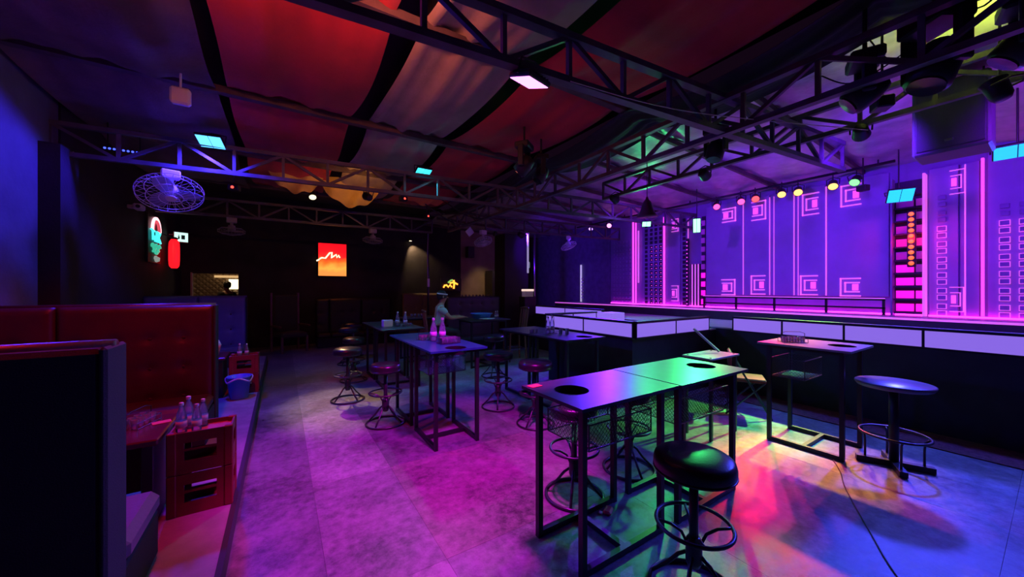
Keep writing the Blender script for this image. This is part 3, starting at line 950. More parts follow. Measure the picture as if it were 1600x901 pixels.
cable([(4.15, 1.2, 3.60), (4.10, 1.0, 3.42), (4.2, .8, 3.5), (4.22, .6, 3.62)], 'black cable looping left of the large moving head lamp')
cable([(4.4, .95, 3.9), (4.42, .8, 3.62), (4.4, .62, 3.7), (4.42, .45, 3.88)], 'black cable arching over the moving head lamps')
cable([(4.0, .5, 3.75), (4.1, .3, 3.62), (4.0, .1, 3.85)], 'black cable looping right of the large moving head lamp')
cable([(1.75, 1.93, 3.15), (3.0, 1.75, 3.19), (5.1, 1.1, 3.3)], 'thin pale cord stretched below the near truss', .004, mat('pale_cord', (0.5, 0.4, 0.4), .6))
cable([(4.60, 1.27, .006), (4.25, 1.10, .006), (3.9, .97, .006), (3.37, .72, .006), (2.97, .52, .006), (2.5, .2, .006)], 'thin dark cable trailing across the floor near the tall right table', .004, PLASBK)
cable([(-2.1, 6.45, 3.3), (-2.1, 6.44, 2.8), (-2.1, 6.43, 2.26)], 'pale pull cord hanging by the black pier', .006, PLASW)
sw = MB().bevbox(-2.13, -2.07, 6.38, 6.48, 2.2, 2.26, .01).build('pull_switch', PLASW)
tag(sw, 'white pull switch at the end of the hanging cord', 'switch')
for k, (a, b, c_) in enumerate((((2.4, 6.9, 3.35), (3.1, 6.8, 3.0), (3.9, 6.7, 3.3)), ((2.8, 7.0, 3.5), (3.4, 6.6, 3.12), (4.3, 6.6, 3.45)), ((2.6, 7.2, 3.2), (3.6, 7.0, 3.3), (4.4, 7.3, 3.2)))):
    cable([a, b, c_], ['lowest cable of the dark tangle by the far truss', 'middle cable of the dark tangle by the far truss', 'straightest cable of the dark tangle by the far truss'][k], .012)


# ---- orbit fans hung from the trusses
def orbit_fan(loc, label, rz=0, R=.28, tilt=.25, m=PLASW):
    root = thing('orbit_fan', label, 'fan', loc, rz, 'orbit fans')
    MB().bevbox(-.09, .09, -.05, .05, .16, .27, .012).build('bracket', m, root)
    MB().tube([(0, 0, .08), (0, 0, .18)], .03, 10).build('neck', m, root, smooth=True)
    hd = MB().lathe([(.0, -.03), (.06, -.02), (.075, .04), (.06, .10), (0, .12)], 18).build('motor', m, root, smooth=True)
    hd.rotation_euler = (tilt, 0, 0)
    cg = MB()
    for rr, zz in ((R, 0), (R * .98, -.05), (R * .7, -.085), (R * .35, -.10), (R * .72, .05)):
        cg.ring((0, 0, zz), rr, .004, 32, 5)
    for k in range(24):
        a = 2 * PI * k / 24
        c, s = math.cos(a), math.sin(a)
        cg.tube([(.05 * c, .05 * s, .06), (R * .72 * c, R * .72 * s, .05), (R * c, R * s, 0), (R * .98 * c, R * .98 * s, -.05), (R * .7 * c, R * .7 * s, -.085), (.04 * c, .04 * s, -.105)], .0022, 4)
    cage = cg.build('cage', m, root); cage.rotation_euler = (tilt, 0, 0)
    MB().lathe([(0, -.115), (.05, -.112), (.055, -.10), (0, -.098)], 16).build('badge', m, cage)
    for k in range(3):
        a = 2 * PI * k / 3
        bl = MB()
        vv = []
        for i in range(6):
            t = i / 5
            rr = .05 + (R - .08) * t
            wd = .03 + .07 * math.sin(PI * min(1, t * .8 + .1))
            for sgn in (-1, 1):
                ang = a + sgn * wd / rr * .9
                vv.append((rr * math.cos(ang), rr * math.sin(ang), -.02 + sgn * .015))
        ff = [(2 * i, 2 * i + 1, 2 * i + 3, 2 * i + 2) for i in range(5)]
        n0 = len(vv)
        vv += [(p[0], p[1], p[2] + .004) for p in vv]
        ff += [(n0 + 2 * i, n0 + 2 * i + 2, n0 + 2 * i + 3, n0 + 2 * i + 1) for i in range(5)]
        bl.add(vv, ff).build('blade', mat('smoky_blade', (0.3, 0.3, 0.36), .4), root).rotation_euler = (tilt, 0, 0)
    return root


orbit_fan((-1.16, 6.03, 2.86), 'caged orbit fan under the blue lit truss on the booth side', 0.3, .32, -.55)
orbit_fan((4.29, 7.99, 2.88), 'white caged orbit fan hung under the far violet truss', .2, .23, -.4)
orbit_fan((6.95, 7.75, 2.92), 'caged orbit fan over the far stage end lit violet', .6, .23, -.4)
orbit_fan((1.95, 9.55, 2.92), 'dim caged orbit fan under the farthest truss near the light box', .1, .24, .2, mat('grey_plastic', (.3, .3, .33), .5))
orbit_fan((-0.9, 9.7, 2.92), 'dim caged orbit fan under the farthest truss near the doorway', .1, .24, .2, mat('grey_plastic', (.3, .3, .33), .5))
# small boxes
hb = thing('ceiling_router', 'small white box hanging from the beige drape by a short rod', 'box', (-0.86, 4.86, 3.52))
MB().bevbox(-.08, .08, -.04, .04, 0, .17, .02).build('case', PLASW, hb)
MB().tube([(0, 0, .17), (0, 0, .34)], .01, 8).build('rod', PLASW, hb)
cc = thing('security_camera', 'pale security camera on the side wall before the neon sign', 'camera', (-2.08, 8.55, 3.0))
MB().bevbox(-.02, .10, -.10, .10, 0, .10, .02).build('body', PLASW, cc)
MB().bevbox(-.10, -.02, -.03, .03, .02, .08, .008).build('mount', PLASW, cc)
MB().lathe([(0, -.01), (.03, -.008), (.03, .01)], 12).build('lens', PLASBK, cc, loc=(.05, -.10, .05)).rotation_euler = (PI / 2, 0, 0)
dp = MB().bevbox(-.09, .09, -.01, .01, -.09, .09, .006).build('hanging_plate', PLASW, None, loc=(3.92, 8.0, 3.08)); dp.rotation_euler = (0.2, PI / 4, .2)
tag(dp, 'white square plate hanging point down left of the white fan', 'plate')

# ================================================================== SIGNS


def neon_stroke(pts, m, parent, r=.018, name='neon_tube'):
    P = [Vector(p) for p in pts]
    return MB().tube(P, r, 8).build(name, m, parent, smooth=True)


# left wall neon: arch over teal lettering
ns = thing('neon_sign', 'teal neon lettering under a pink white arch on the dark side wall', 'neon sign', (XL + .03, 9.9, 2.2))
MB().box(0, .03, -.42, .42, -.02, .92).build('backing', PLASBK, ns)
CY_ = lens('neoncyan', (0.05, 0.85, 0.85), 1.8); GR_ = lens('neongreen', (0.05, 0.55, 0.35), .9); WH_ = lens('neonwhite', (1, .45, .5), 2.2); GY_ = lens('neongrey', (.5, .55, .5), .5)
for k, rr in enumerate((.26, .20)):
    neon_stroke([(.05, .02 - rr * math.cos(PI * i / 12), .62 + rr * math.sin(PI * i / 12)) for i in range(13)], WH_ if k == 0 else lens('neonred', (1, .1, .15), .8), ns, .025)
for pts in ([(.06, -.36, .62), (.06, -.14, .60)], [(.06, -.26, .60), (.06, -.24, .42)], [(.06, -.10, .52), (.06, -.09, .40)], [(.06, .0, .62), (.06, .02, .40)],
            [(.06, .12, .62), (.06, .13, .40)], [(.06, .13, .50), (.06, .26, .60)], [(.06, .14, .50), (.06, .28, .40)]):
    neon_stroke(pts, CY_, ns, .017)
neon_stroke([(.05, -.26 + .52 * i / 12, .30 + .04 * math.sin(i * 1.3)) for i in range(13)], GR_, ns, .03)
neon_stroke([(.05, -.18 + .36 * i / 8, .20 + .03 * math.sin(i)) for i in range(9)], GR_, ns, .025)
neon_stroke([(.05, -.05 + .2 * i / 8, .06 + .04 * math.sin(i * 1.7)) for i in range(9)], GY_, ns, .03)
# red lantern
rn = thing('red_lantern', 'tall glowing red lantern on the side wall below the exit sign', 'lantern', (XL + .20, 10.7, 2.12))
MB().lathe([(.05, 0), (.085, .05), (.095, .18), (.095, .46), (.085, .58), (.05, .64)], 20).build('lantern_body', lens('lantern', (1, .008, .015), 1.6), rn, smooth=True)
MB().lathe([(.065, .64), (.065, .67), (.03, .69)], 16).build('cap', PLASBK, rn)
MB().bar((0, 0, .66), (-.175, 0, .74), .02).build('hook', PLASBK, rn)
ex = thing('exit_sign', 'small pale green lit exit sign in the back left corner', 'sign', (XL + .22, 11.2, 2.87))
MB().bar((-.2, 0, .05), (0, 0, .05), .02).build('wall_arm', PLASW, ex)
MB().bevbox(-.02, .02, -.14, .14, -.12, .12, .008).build('case', PLASW, ex).rotation_euler = (0, 0, -1.0)
fc = MB().box(.021, .024, -.125, .125, -.105, .105).build('lit_face', lens('exit', (.55, 1.0, .85), 1.4), ex); fc.rotation_euler = (0, 0, -1.0)
gl = MB(); gl.box(.0245, .026, -.06, -.03, -.05, .02); gl.box(.0245, .026, -.055, -.035, .03, .05); gl.box(.0245, .026, .0, .07, -.05, .05); gl.build('running_figure', mat('green_print', (0.02, .3, .15), .6), fc)
# red light box on the end wall
rb = thing('light_box_sign', 'glowing red and orange light box sign with script on the end wall', 'sign', (1.33, YB - .06, 2.06))
MB().bevbox(-.42, .42, -.02, .06, -.02, 1.04, .012).build('case', PLASBK, rb)
m_ = mat('light_box_print', (.5, .1, .05), .5, emit=(1, .05, .04), estr=1.2)
nt = m_.node_tree; b_ = nt.nodes['Principled BSDF']
tc_ = nt.nodes.new('ShaderNodeTexCoord'); sx_ = nt.nodes.new('ShaderNodeSeparateXYZ'); nz_ = nt.nodes.new('ShaderNodeTexNoise'); nz_.inputs['Scale'].default_value = 4
nt.links.new(tc_.outputs['Object'], sx_.inputs[0]); nt.links.new(tc_.outputs['Object'], nz_.inputs['Vector'])
ma_ = nt.nodes.new('ShaderNodeMath'); ma_.operation = 'MULTIPLY_ADD'; ma_.inputs[1].default_value = .35
nt.links.new(nz_.outputs['Fac'], ma_.inputs[0]); nt.links.new(sx_.outputs['Z'], ma_.inputs[2])
rp_ = nt.nodes.new('ShaderNodeValToRGB'); e = rp_.color_ramp.elements
e[0].position = .28; e[0].color = (.9, .30, .06, 1); e[1].position = .95; e[1].color = (.85, .004, .012, 1)
for ps, c4 in ((.42, (1, .42, .06, 1)), (.62, (.95, .14, .015, 1)), (.78, (.9, .015, .015, 1))):
    q = rp_.color_ramp.elements.new(ps); q.color = c4
nt.links.new(ma_.outputs[0], rp_.inputs['Fac']); nt.links.new(rp_.outputs['Color'], b_.inputs['Emission Color'])
MB().box(-.39, .39, -.026, -.021, .01, 1.01).build('lit_face', m_, rb)
SC = lens('script', (1, .85, .45), 2.5)
neon_stroke([(-.36, -.035, .52), (-.30, -.035, .56), (-.20, -.035, .55), (-.08, -.035, .72), (-.02, -.035, .74), (-.03, -.035, .56), (.03, -.035, .62), (.10, -.035, .68), (.12, -.035, .58), (.17, -.035, .66), (.20, -.035, .58)], SC, rb, .02, 'script_stroke')
neon_stroke([(-.44, -.035, .46), (-.37, -.035, .50)], SC, rb, .02, 'script_stroke')
spot('light_box_glow', (1.33, YB - .2, 2.4), (1.33, YB, 2.2), (1, .12, .03), 5, 170, .2)
# orange neon by the bar
on = thing('neon_sign', 'small orange and green neon shape above the grey booth back', 'neon sign', (5.28, YB - .05, 1.66))
OR_ = lens('neonorange', (1, .28, .03), 3.2)
MB().box(-.40, .42, 0, .03, -.06, .40).build('backing', PLASBK, on)
neon_stroke([(-.30, -.03, .06), (-.26, -.03, .14), (-.18, -.03, .15), (-.12, -.03, .08), (-.04, -.03, .16), (.02, -.03, .08)], OR_, on, .03)
neon_stroke([(.10, -.03, .34), (.12, -.03, .2), (.10, -.03, .02)], OR_, on, .035)
neon_stroke([(-.05, -.03, .22), (.10, -.03, .26), (.26, -.03, .18)], OR_, on, .03)
neon_stroke([(-.12, -.03, .24), (-.02, -.03, .32), (.06, -.03, .34)], lens('neonleaf', (.3, .6, .12), 1.0), on, .03)

# poles and led tubes at the far end
po = thing('steel_pole', 'slim steel pole standing left of the far stage end', 'pole', (6.27, 8.48, 0))
MB().tube([(0, 0, 0), (0, 0, 3.25)], .03, 10).build('shaft', CHROME, po, smooth=True)
MB().lathe([(.09, 0), (.09, .012), (.035, .02)], 18).build('foot_plate', CHROME, po)
lt = thing('light_tube', 'pale upright light tube left of the steel pole', 'light tube', (5.64, 7.93, 2.10))
MB().tube([(0, 0, 0), (0, 0, 1.05)], .028, 10).build('tube', mat('pale_tube', (.7, .7, .75), .4, emit=(.55, .5, .9), estr=.45), lt, smooth=True)
MB().bevbox(-.035, .035, -.035, .035, 1.05, 1.1, .006).build('end_cap', PLASW, lt)
lt2 = thing('light_tube', 'thin white light tube with studs on the navy stage wall', 'light tube', (8.93, 9.3, 1.22))
MB().tube([(0, 0, 0), (0, 0, 1.3)], .03, 8).build('tube', mat('white_tube', (.8, .8, .85), .4, emit=(.75, .65, 1), estr=.5), lt2, smooth=True)
for k in range(7):
    MB().bevbox(-.02, .02, -.10, -.03, .12 + k * .11, .17 + k * .11, .006).build('stud', PLASW, lt2)
cl = MB().bevbox(5.5, 6.35, 8.9, 9.5, 0, 3.3, .01).build('square_column', WALLB)
tag(cl, 'thick black square column behind the steel pole', 'column')
wbx = thing('wall_box', 'small white box fixed right of the steel pole', 'box', (8.2, 11.6, 2.5))
MB().bevbox(-.14, .14, -.04, .04, 0, .26, .03).build('case', mat('white_plastic_lit', (.75, .8, .85), .4, emit=(.45, .55, .7), estr=.25), wbx)
MB().tube([(0, 0, -2.5), (0, 0, 0)], .02, 8).build('stand', PLASBK, wbx)
dp2 = thing('steel_pole', 'thin dark pole with a pale socket left of the seated person', 'pole', (3.43, 9.62, 0))
MB().tube([(0, 0, 0), (0, 0, 3.22)], .028, 10).build('shaft', STEELD, dp2, smooth=True)
MB().tube([(-.02, -.035, 1.9), (-.03, -.035, 2.6), (-.01, -.035, 3.2)], .009, 6).build('cable_run', PLASW, dp2, smooth=True)
MB().bevbox(-.04, .03, -.06, -.025, 1.72, 1.95, .008).build('socket', PLASW, dp2)
ws_ = thing('wall_speaker', 'small black loudspeaker at the top of the beige wall stretch', 'loudspeaker', (6.0, 12.22, 2.85))
MB().bevbox(-.14, .14, -.12, .12, 0, .42, .015).build('cabinet', PLASBK, ws_)
MB().box(-.03, .03, .12, .18, .15, .25).build('bracket', PLASBK, ws_)
tc2 = thing('tall_cabinet', 'tall black cabinet with a tiny lit display before the beige wall', 'cabinet', (7.1, 12.05, 0))
MB().bevbox(-.38, .38, -.28, .28, 0, 2.38, .01).build('body', mat('cabinet_black', (.03, .03, .035), .5), tc2)
MB().bevbox(-.34, .34, -.295, -.281, .08, 2.3, .006).build('door', mat('cabinet_black', (.03, .03, .035), .5), tc2)
MB().bevbox(-.26, -.20, -.305, -.296, 1.55, 1.68, .004).build('display', lens('cabdisp', (1, .55, .25), 1.2), tc2)
MB().tube([(.26, -.31, 1.0), (.26, -.31, 1.3)], .01, 8).build('handle', CHROME, tc2)
# lit bottle display at the column foot
ds = thing('glass_display', 'small lit glass display box on a pedestal before the black column', 'display', (5.98, 8.42, 0))
MB().bevbox(-.2, .2, -.15, .15, 0, 1.45, .01).build('pedestal', PLASBK, ds)
MB().bevbox(-.15, .15, -.1, .1, 1.60, 1.66, .006).build('lit_lid', lens('disp', (1, .7, .6), 1.0), ds)
MB().bevbox(-.14, .14, -.09, .09, 1.45, 1.60, .004).build('glass_case', GLASS, ds)


# ================================================================== TABLES
def hole_top(w_, d, th, hx, hy, r, n=28):
    """slab with a round hole, centred on the origin, top at z=0"""
    mb = MB()
    circ = [(hx + r * math.cos(2 * PI * k / n), hy + r * math.sin(2 * PI * k / n)) for k in range(n)]
    # outer points by casting from the hole centre to the rectangle
    outer = []
    for k in range(n):
        a = 2 * PI * k / n
        c, s = math.cos(a), math.sin(a)
        t = 1e9
        if c > 1e-9: t = min(t, (w_ / 2 - hx) / c)
        if c < -1e-9: t = min(t, (-w_ / 2 - hx) / c)
        if s > 1e-9: t = min(t, (d / 2 - hy) / s)
        if s < -1e-9: t = min(t, (-d / 2 - hy) / s)
        outer.append((hx + c * t, hy + s * t, k))
    corners = [(sx * w_ / 2, sy * d / 2) for sx in (-1, 1) for sy in (-1, 1)]
    ringo = [(p[0], p[1], p[2] + 0.0, p[2]) for p in outer]
    for c in corners:
        a = math.atan2(c[1] - hy, c[0] - hx) % (2 * PI)
        kk = a / (2 * PI) * n
        ringo.append((c[0], c[1], kk, None))
    ringo.sort(key=lambda q: q[2])
    vv = []; ff = []
    m = len(ringo)
    for z in (0, -th):
        vv += [(q[0], q[1], z) for q in ringo]
        vv += [(p[0], p[1], z) for p in circ]
    off = m + n
    for i in range(m):
        j = (i + 1) % m
        a, b = ringo[i], ringo[j]
        ka = int(math.floor(a[2] + 1e-6)) % n
        kb = int(math.floor(b[2] + 1e-6)) % n
        if b[3] is None or ka == kb:     # corner follows in the same wedge
            tri = (i, j, m + ka)
            ff.append(tri); ff.append(tuple(off + t for t in tri[::-1]))
        elif a[3] is None:
            q = (i, j, m + kb, m + ka)
            ff.append(q); ff.append(tuple(off + t for t in q[::-1]))
        else:
            q = (i, j, m + kb, m + ka)
            ff.append(q); ff.append(tuple(off + t for t in q[::-1]))
        ff.append((i, off + i, off + j, j))
    for k in range(n):
        k2 = (k + 1) % n
        ff.append((m + k, m + k2, off + m + k2, off + m + k))
    return mb.add(vv, ff)


def wire_basket(parent, x0, x1, y0, y1, z0, z1, pitch=.03, r=.0016):
    rim = MB()
    for z in (z0, z1):
        rim.tube([(x0, y0, z), (x1, y0, z), (x1, y1, z), (x0, y1, z)], .005, 6, closed=True)
    for x, y in ((x0, y0), (x1, y0), (x1, y1), (x0, y1)):
        rim.tube([(x, y, z0), (x, y, z1)], .005, 6)
    bk = rim.build('basket_frame', STEELD, parent)
    net = MB()

    def face(o, u, v, lu, lv):
        o, u, v = Vector(o), Vector(u), Vector(v)
        for sgn in (1, -1):
            s = -lv
            while s < lu:
                a0 = max(s, 0.0); a1 = min(s + lv, lu)
                if a1 - a0 > 1e-3:
                    p0, p1 = a0 - s, a1 - s
                    if sgn < 0:
                        p0, p1 = lv - p0, lv - p1
                    net.tube([o + u * a0 + v * p0, o + u * a1 + v * p1], r, 3, caps=False)
                s += pitch
    face((x0, y0, z0), (1, 0, 0), (0, 0, 1), x1 - x0, z1 - z0)
    face((x0, y1, z0), (1, 0, 0), (0, 0, 1), x1 - x0, z1 - z0)
    face((x0, y0, z0), (0, 1, 0), (0, 0, 1), y1 - y0, z1 - z0)
    face((x1, y0, z0), (0, 1, 0), (0, 0, 1), y1 - y0, z1 - z0)
    face((x0, y0, z0), (1, 0, 0), (0, 1, 0), x1 - x0, y1 - y0)
    net.build('wire_net', STEELD, bk, kind='stuff')
    return bk


def bar_table(label, cx, cy, w_, d, h, hole=None, top=TOPM, along='x', basket=None, group='tall bar tables', hr=.115):
    t = thing('bar_table', label, 'table', (cx, cy, 0), 0, group)
    if hole:
        tp = hole_top(w_, d, .02, hole[0], hole[1], hr).build('table_top', top, t, loc=(0, 0, h))
        MB().lathe([(hr - .004, -.06), (hr - .001, -.06), (hr - .001, .001), (hr - .004, .001), (hr - .004, -.06)], 28).build('hole_liner', BLACKM, tp, smooth=False, loc=(hole[0], hole[1], 0))
    else:
        tp = MB().bevbox(-w_ / 2, w_ / 2, -d / 2, d / 2, -.02, 0, .003).build('table_top', top, t, loc=(0, 0, h))
    ix, iy = (.085, .085)
    lx, ly = w_ / 2 - ix, d / 2 - iy
    ap = MB()
    for s in (-1, 1):
        ap.box(-lx - .018, lx + .018, s * ly - .015, s * ly + .015, h - .055, h - .021)
        ap.box(s * lx - .015, s * lx + .015, -ly + .015, ly - .015, h - .055, h - .021)
    ap.build('apron', BLACKM, t)
    for sx in (-1, 1):
        for sy in (-1, 1):
            MB().box(sx * lx - .018, sx * lx + .018, sy * ly - .018, sy * ly + .018, 0, h - .055).build('leg', BLACKM, t)
    if along == 'x':
        for s in (-1, 1):
            MB().box(-lx + .018, lx - .018, s * ly - .018, s * ly + .018, .006, .042).build('floor_rail', BLACKM, t)
        MB().box(-.018, .018, -ly + .018, ly - .018, .006, .042).build('cross_rail', BLACKM, t)
    else:
        for s in (-1, 1):
            MB().box(s * lx - .018, s * lx + .018, -ly + .018, ly - .018, .006, .042).build('floor_rail', BLACKM, t)
        MB().box(-lx + .018, lx - .018, -.018, .018, .006, .042).build('cross_rail', BLACKM, t)
    if basket:
        wire_basket(t, *basket)
    return t


T1 = bar_table('dark bar table with a round hole and red card nearest the camera', 1.812, 1.70, .895, .58, 1.0, (-.235, .03), TOPM, 'x',
               (-.30, .28, -.19, .19, .70, .85))
T2 = bar_table('bar table lit green, butted against the nearest bar table', 2.742, 1.70, .935, .60, 1.0, (.26, -.02), TOPM, 'x',
               (-.36, .34, -.20, .20, .68, .86))
T3 = bar_table('teal lit bar table with hole holding the two large water bottles', 1.56, 3.80, .64, .80, 1.03, (.0, -.28), TOPC, 'y', (-.22, .22, -.05, .28, .72, .88))
T3b = bar_table('teal lit bar table behind the one with the water bottles', 1.56, 4.615, .64, .80, 1.03, None, TOPC, 'y')
T4 = bar_table('dim bar table with the white tissue box beside water bottles', 1.70, 6.32, .72, .82, 1.0, None, TOPM, 'y')
T4b = bar_table('dim bar table behind the tissue box table', 1.70, 7.15, .72, .80, 1.0, None, TOPM, 'y')
T5 = bar_table('blue lit bar table with hole beside the runway rail', 3.40, 3.84, .72, .82, 1.0, (.1, -.26), TOPM, 'y')
T5b = bar_table('dark bar table with shot glasses at the far end of the runway table', 3.40, 4.68, .72, .82, 1.0, None, TOPM, 'y')
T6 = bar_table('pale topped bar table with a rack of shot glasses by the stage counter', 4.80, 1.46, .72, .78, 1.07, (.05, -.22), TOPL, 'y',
               (-.24, .24, .0, .30, .70, .90))
T8 = bar_table('far dark bar table with the blue tray and white plate', 3.75, 7.0, 1.0, .75, 1.0, None, TOPM, 'x')
T9 = bar_table('dim far bar table with small glasses behind the bottle tables', 2.75, 8.3, .9, .7, 1.0, None, TOPM, 'x')

# small low table by the runway
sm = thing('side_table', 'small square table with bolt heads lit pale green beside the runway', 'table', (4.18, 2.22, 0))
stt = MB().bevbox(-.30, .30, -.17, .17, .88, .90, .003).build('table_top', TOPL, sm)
bo = MB().lathe([(.012, 0), (.012, .004), (.006, .006)], 10).mesh('bolt'); bo.materials.append(BLACKM)
for sx in (-1, 1):
    for sy in (-1, 1):
        link('bolt', bo, stt, (sx * .25, sy * .13, .90))
        MB().box(sx * .26 - .015, sx * .26 + .015, sy * .14 - .015, sy * .14 + .015, 0, .88).build('leg', BLACKM, sm)
MB().box(-.26, .26, -.012, .012, .2, .23).build('stretcher', BLACKM, sm)
bt = MB().bar((4.40, 2.55, 1.15), (4.36, 2.22, .915), .022).build('wooden_batten', mat('pale_batten', (.6, .55, .35), .6))
tag(bt, 'pale batten leaning from the runway onto the small square table', 'batten')

# red folding chair
rc = thing('folding_chair', 'red padded folding chair between the small table and the stage', 'chair', (5.25, 2.3, 0), .5)
MB().bevbox(-.19, .19, -.19, .19, .44, .49, .015).build('seat', mat('red_chair_pad', (.20, .008, .02), .5), rc)
MB().bevbox(-.19, .19, .19, .23, .62, .82, .015).build('backrest', mat('red_chair_pad', (.20, .008, .02), .5), rc)
for s in (-1, 1):
    MB().tube([(s * .21, -.24, 0), (s * .21, .21, .82)], .012, 8).build('leg', STEELD, rc)
    MB().tube([(s * .18, .26, 0), (s * .18, -.17, .45)], .012, 8).build('leg', STEELD, rc)
MB().tube([(-.2, .17, .12), (.2, .17, .12)], .009, 6).build('stretcher', STEELD, rc)


# ================================================================== STOOLS
def pad_stool(label, x, y, h=.78, R=.205, rz=0, rr=.19, br=.225, hub=.24):
    t = thing('bar_stool', label, 'stool', (x, y, 0), rz, 'round padded bar stools')
    MB().lathe([(R * .86, -.105), (R * .97, -.095), (R, -.07), (R, -.045), (R * .97, -.02), (R * .88, -.006), (R * .6, .006), (0, .012)], 40).build('seat', VINYL, t, smooth=True, loc=(0, 0, h))
    MB().ring((0, 0, h - .085), R * .985, .006, 36, 6).build('seat_piping', VINYL, t, smooth=True)
    MB().lathe([(.10, h - .125), (.10, h - .105)], 20).build('seat_plate', STEELD, t)
    MB().tube([(0, 0, hub - .08), (0, 0, h - .12)], .023, 14).build('post', STEELD, t, smooth=True)
    MB().lathe([(.03, hub - .09), (.042, hub - .06), (.042, hub + .05), (.03, hub + .07)], 16).build('hub', STEELD, t, smooth=True)
    zr = hub + .14
    fr = MB().ring((0, 0, zr), rr, .0105, 40, 8).build('foot_ring', STEELD, t, smooth=True)
    for k in range(4):
        a = PI / 4 + k * PI / 2
        c, s = math.cos(a), math.sin(a)
        MB().tube([(rr * c, rr * s, zr), (rr * .62 * c, rr * .62 * s, zr - .015), (rr * .33 * c, rr * .33 * s, zr - .05), (.03 * c, .03 * s, hub + .02)], .008, 8).build('ring_spoke', STEELD, fr, smooth=True)
    b = MB().ring((0, 0, .0135), br, .013, 40, 8).build('base_ring', STEELD, t, smooth=True)
    for k in range(4):
        a = k * PI / 2 + .3
        c, s = math.cos(a), math.sin(a)
        MB().tube([(.03 * c, .03 * s, hub - .02), (.08 * c, .08 * s, hub - .06), (br * .62 * c, br * .62 * s, hub * .42), (br * .98 * c, br * .98 * s, .02)], .0105, 8).build('base_leg', STEELD, b, smooth=True)
    return t


s0 = pad_stool('black padded bar stool with green glint nearest the camera', 1.88, 1.09, .76, .205)
pad_stool('bar stool standing under the nearest bar table', 1.97, 2.13, .74, .19, .4)
pad_stool('bar stool behind the green lit bar table', 2.68, 2.17, .74, .19, .9)
pad_stool('bar stool alone on the warm lit floor left of the tissue box table', 0.83, 5.80, .78, .20, .2)
pad_stool('bar stool right of the teal table, behind its neighbour', 2.56, 4.32, .78, .21, .7)
pad_stool('bar stool left of the runway table, behind the nearest bar table', 2.62, 3.52, .78, .21, .1)
pad_stool('bar stool tucked against the left side of the teal table', 1.08, 4.55, .74, .18, .5)
pad_stool('far bar stool left of the tissue box table', 1.25, 8.6, .80, .20, .5)
pad_stool('farthest dim bar stool by the dark end wall', 1.5, 9.6, .80, .20, .5)
pad_stool('dim bar stool beside the far dark bar table', 3.4, 5.9, .78, .20, .5)
pad_stool('dim bar stool between the two tissue box tables and the aisle', 1.1, 7.0, .78, .19, .5)

rt = thing('disc_stool', 'flat topped round stool with raised foot ring at the right', 'stool', (4.80, .86, 0), 0)
MB().lathe([(.20, -.055), (.25, -.045), (.268, -.02), (.268, -.006), (.258, 0), (0, .002)], 44).build('seat', mat('pale_vinyl', (.16, .15, .18), .3), rt, smooth=True, loc=(0, 0, .785))
MB().tube([(0, 0, .04), (0, 0, .735)], .035, 14).build('post', BLACKM, rt, smooth=True)
fr_ = MB().ring((0, 0, .30), .235, .011, 44, 8).build('foot_ring', STEELD, rt, smooth=True)
for k in range(4):
    a = k * PI / 2 - 1.16
    c, s = math.cos(a), math.sin(a)
    MB().tube([(.235 * c, .235 * s, .30), (.20 * c, .20 * s, .26), (.195 * c, .195 * s, .20), (.195 * c, .195 * s, .05)], .009, 8).build('ring_strut', STEELD, fr_, smooth=True)
    MB().bar((0, 0, .03), (.26 * c, .26 * s, .03), .055, .05).build('base_arm', BLACKM, rt)


# ================================================================== BOOTHS
def tuft(w_, h, th, cols, rows, dip=.032, x_off=0.0):
    """upholstered panel, front at -y, with dimples"""
    nx, nz = max(8, int(w_ / .035)), max(8, int(h / .035))
    vv, ff = [], []
    for i in range(nx + 1):
        for j in range(nz + 1):
            x = w_ * i / nx; z = h * j / nz
            d = 0
            for c in cols:
                for r in rows:
                    q = ((x - c) ** 2 + (z - r) ** 2)
                    d += dip * math.exp(-q / .0022)
                d += .006 * math.exp(-((x - c) / .018) ** 2)
            for r in rows:
                d += .006 * math.exp(-((z - r) / .018) ** 2)
            ex_ = min(x, w_ - x, z, h - z)
            rnd = .03 * max(0, 1 - ex_ / .05) ** 2
            vv.append((x, -th + d + rnd, z))
    n0 = len(vv)
    for i in range(nx):
        for j in range(nz):
            a = i * (nz + 1) + j
            ff.append((a, a + nz + 1, a + nz + 2, a + 1))
    bx = [(0, 0, 0), (w_, 0, 0), (w_, 0, h), (0, 0, h)]
    vv += bx
    ff.append((n0, n0 + 3, n0 + 2, n0 + 1))
    ed = [[i * (nz + 1) for i in range(nx + 1)], [nx * (nz + 1) + j for j in range(nz + 1)], [i * (nz + 1) + nz for i in range(nx, -1, -1)], [j for j in range(nz, -1, -1)]]
    cor = [(n0, n0 + 1), (n0 + 1, n0 + 2), (n0 + 2, n0 + 3), (n0 + 3, n0)]
    for e_, (a, b) in zip(ed, cor):
        ff.append(tuple([a, b] + e_[::-1]))
    return MB().add(vv, ff)


btn_me = MB().lathe([(0.014, -.004), (.016, 0), (.011, .006), (0, .008)], 10).mesh('button')


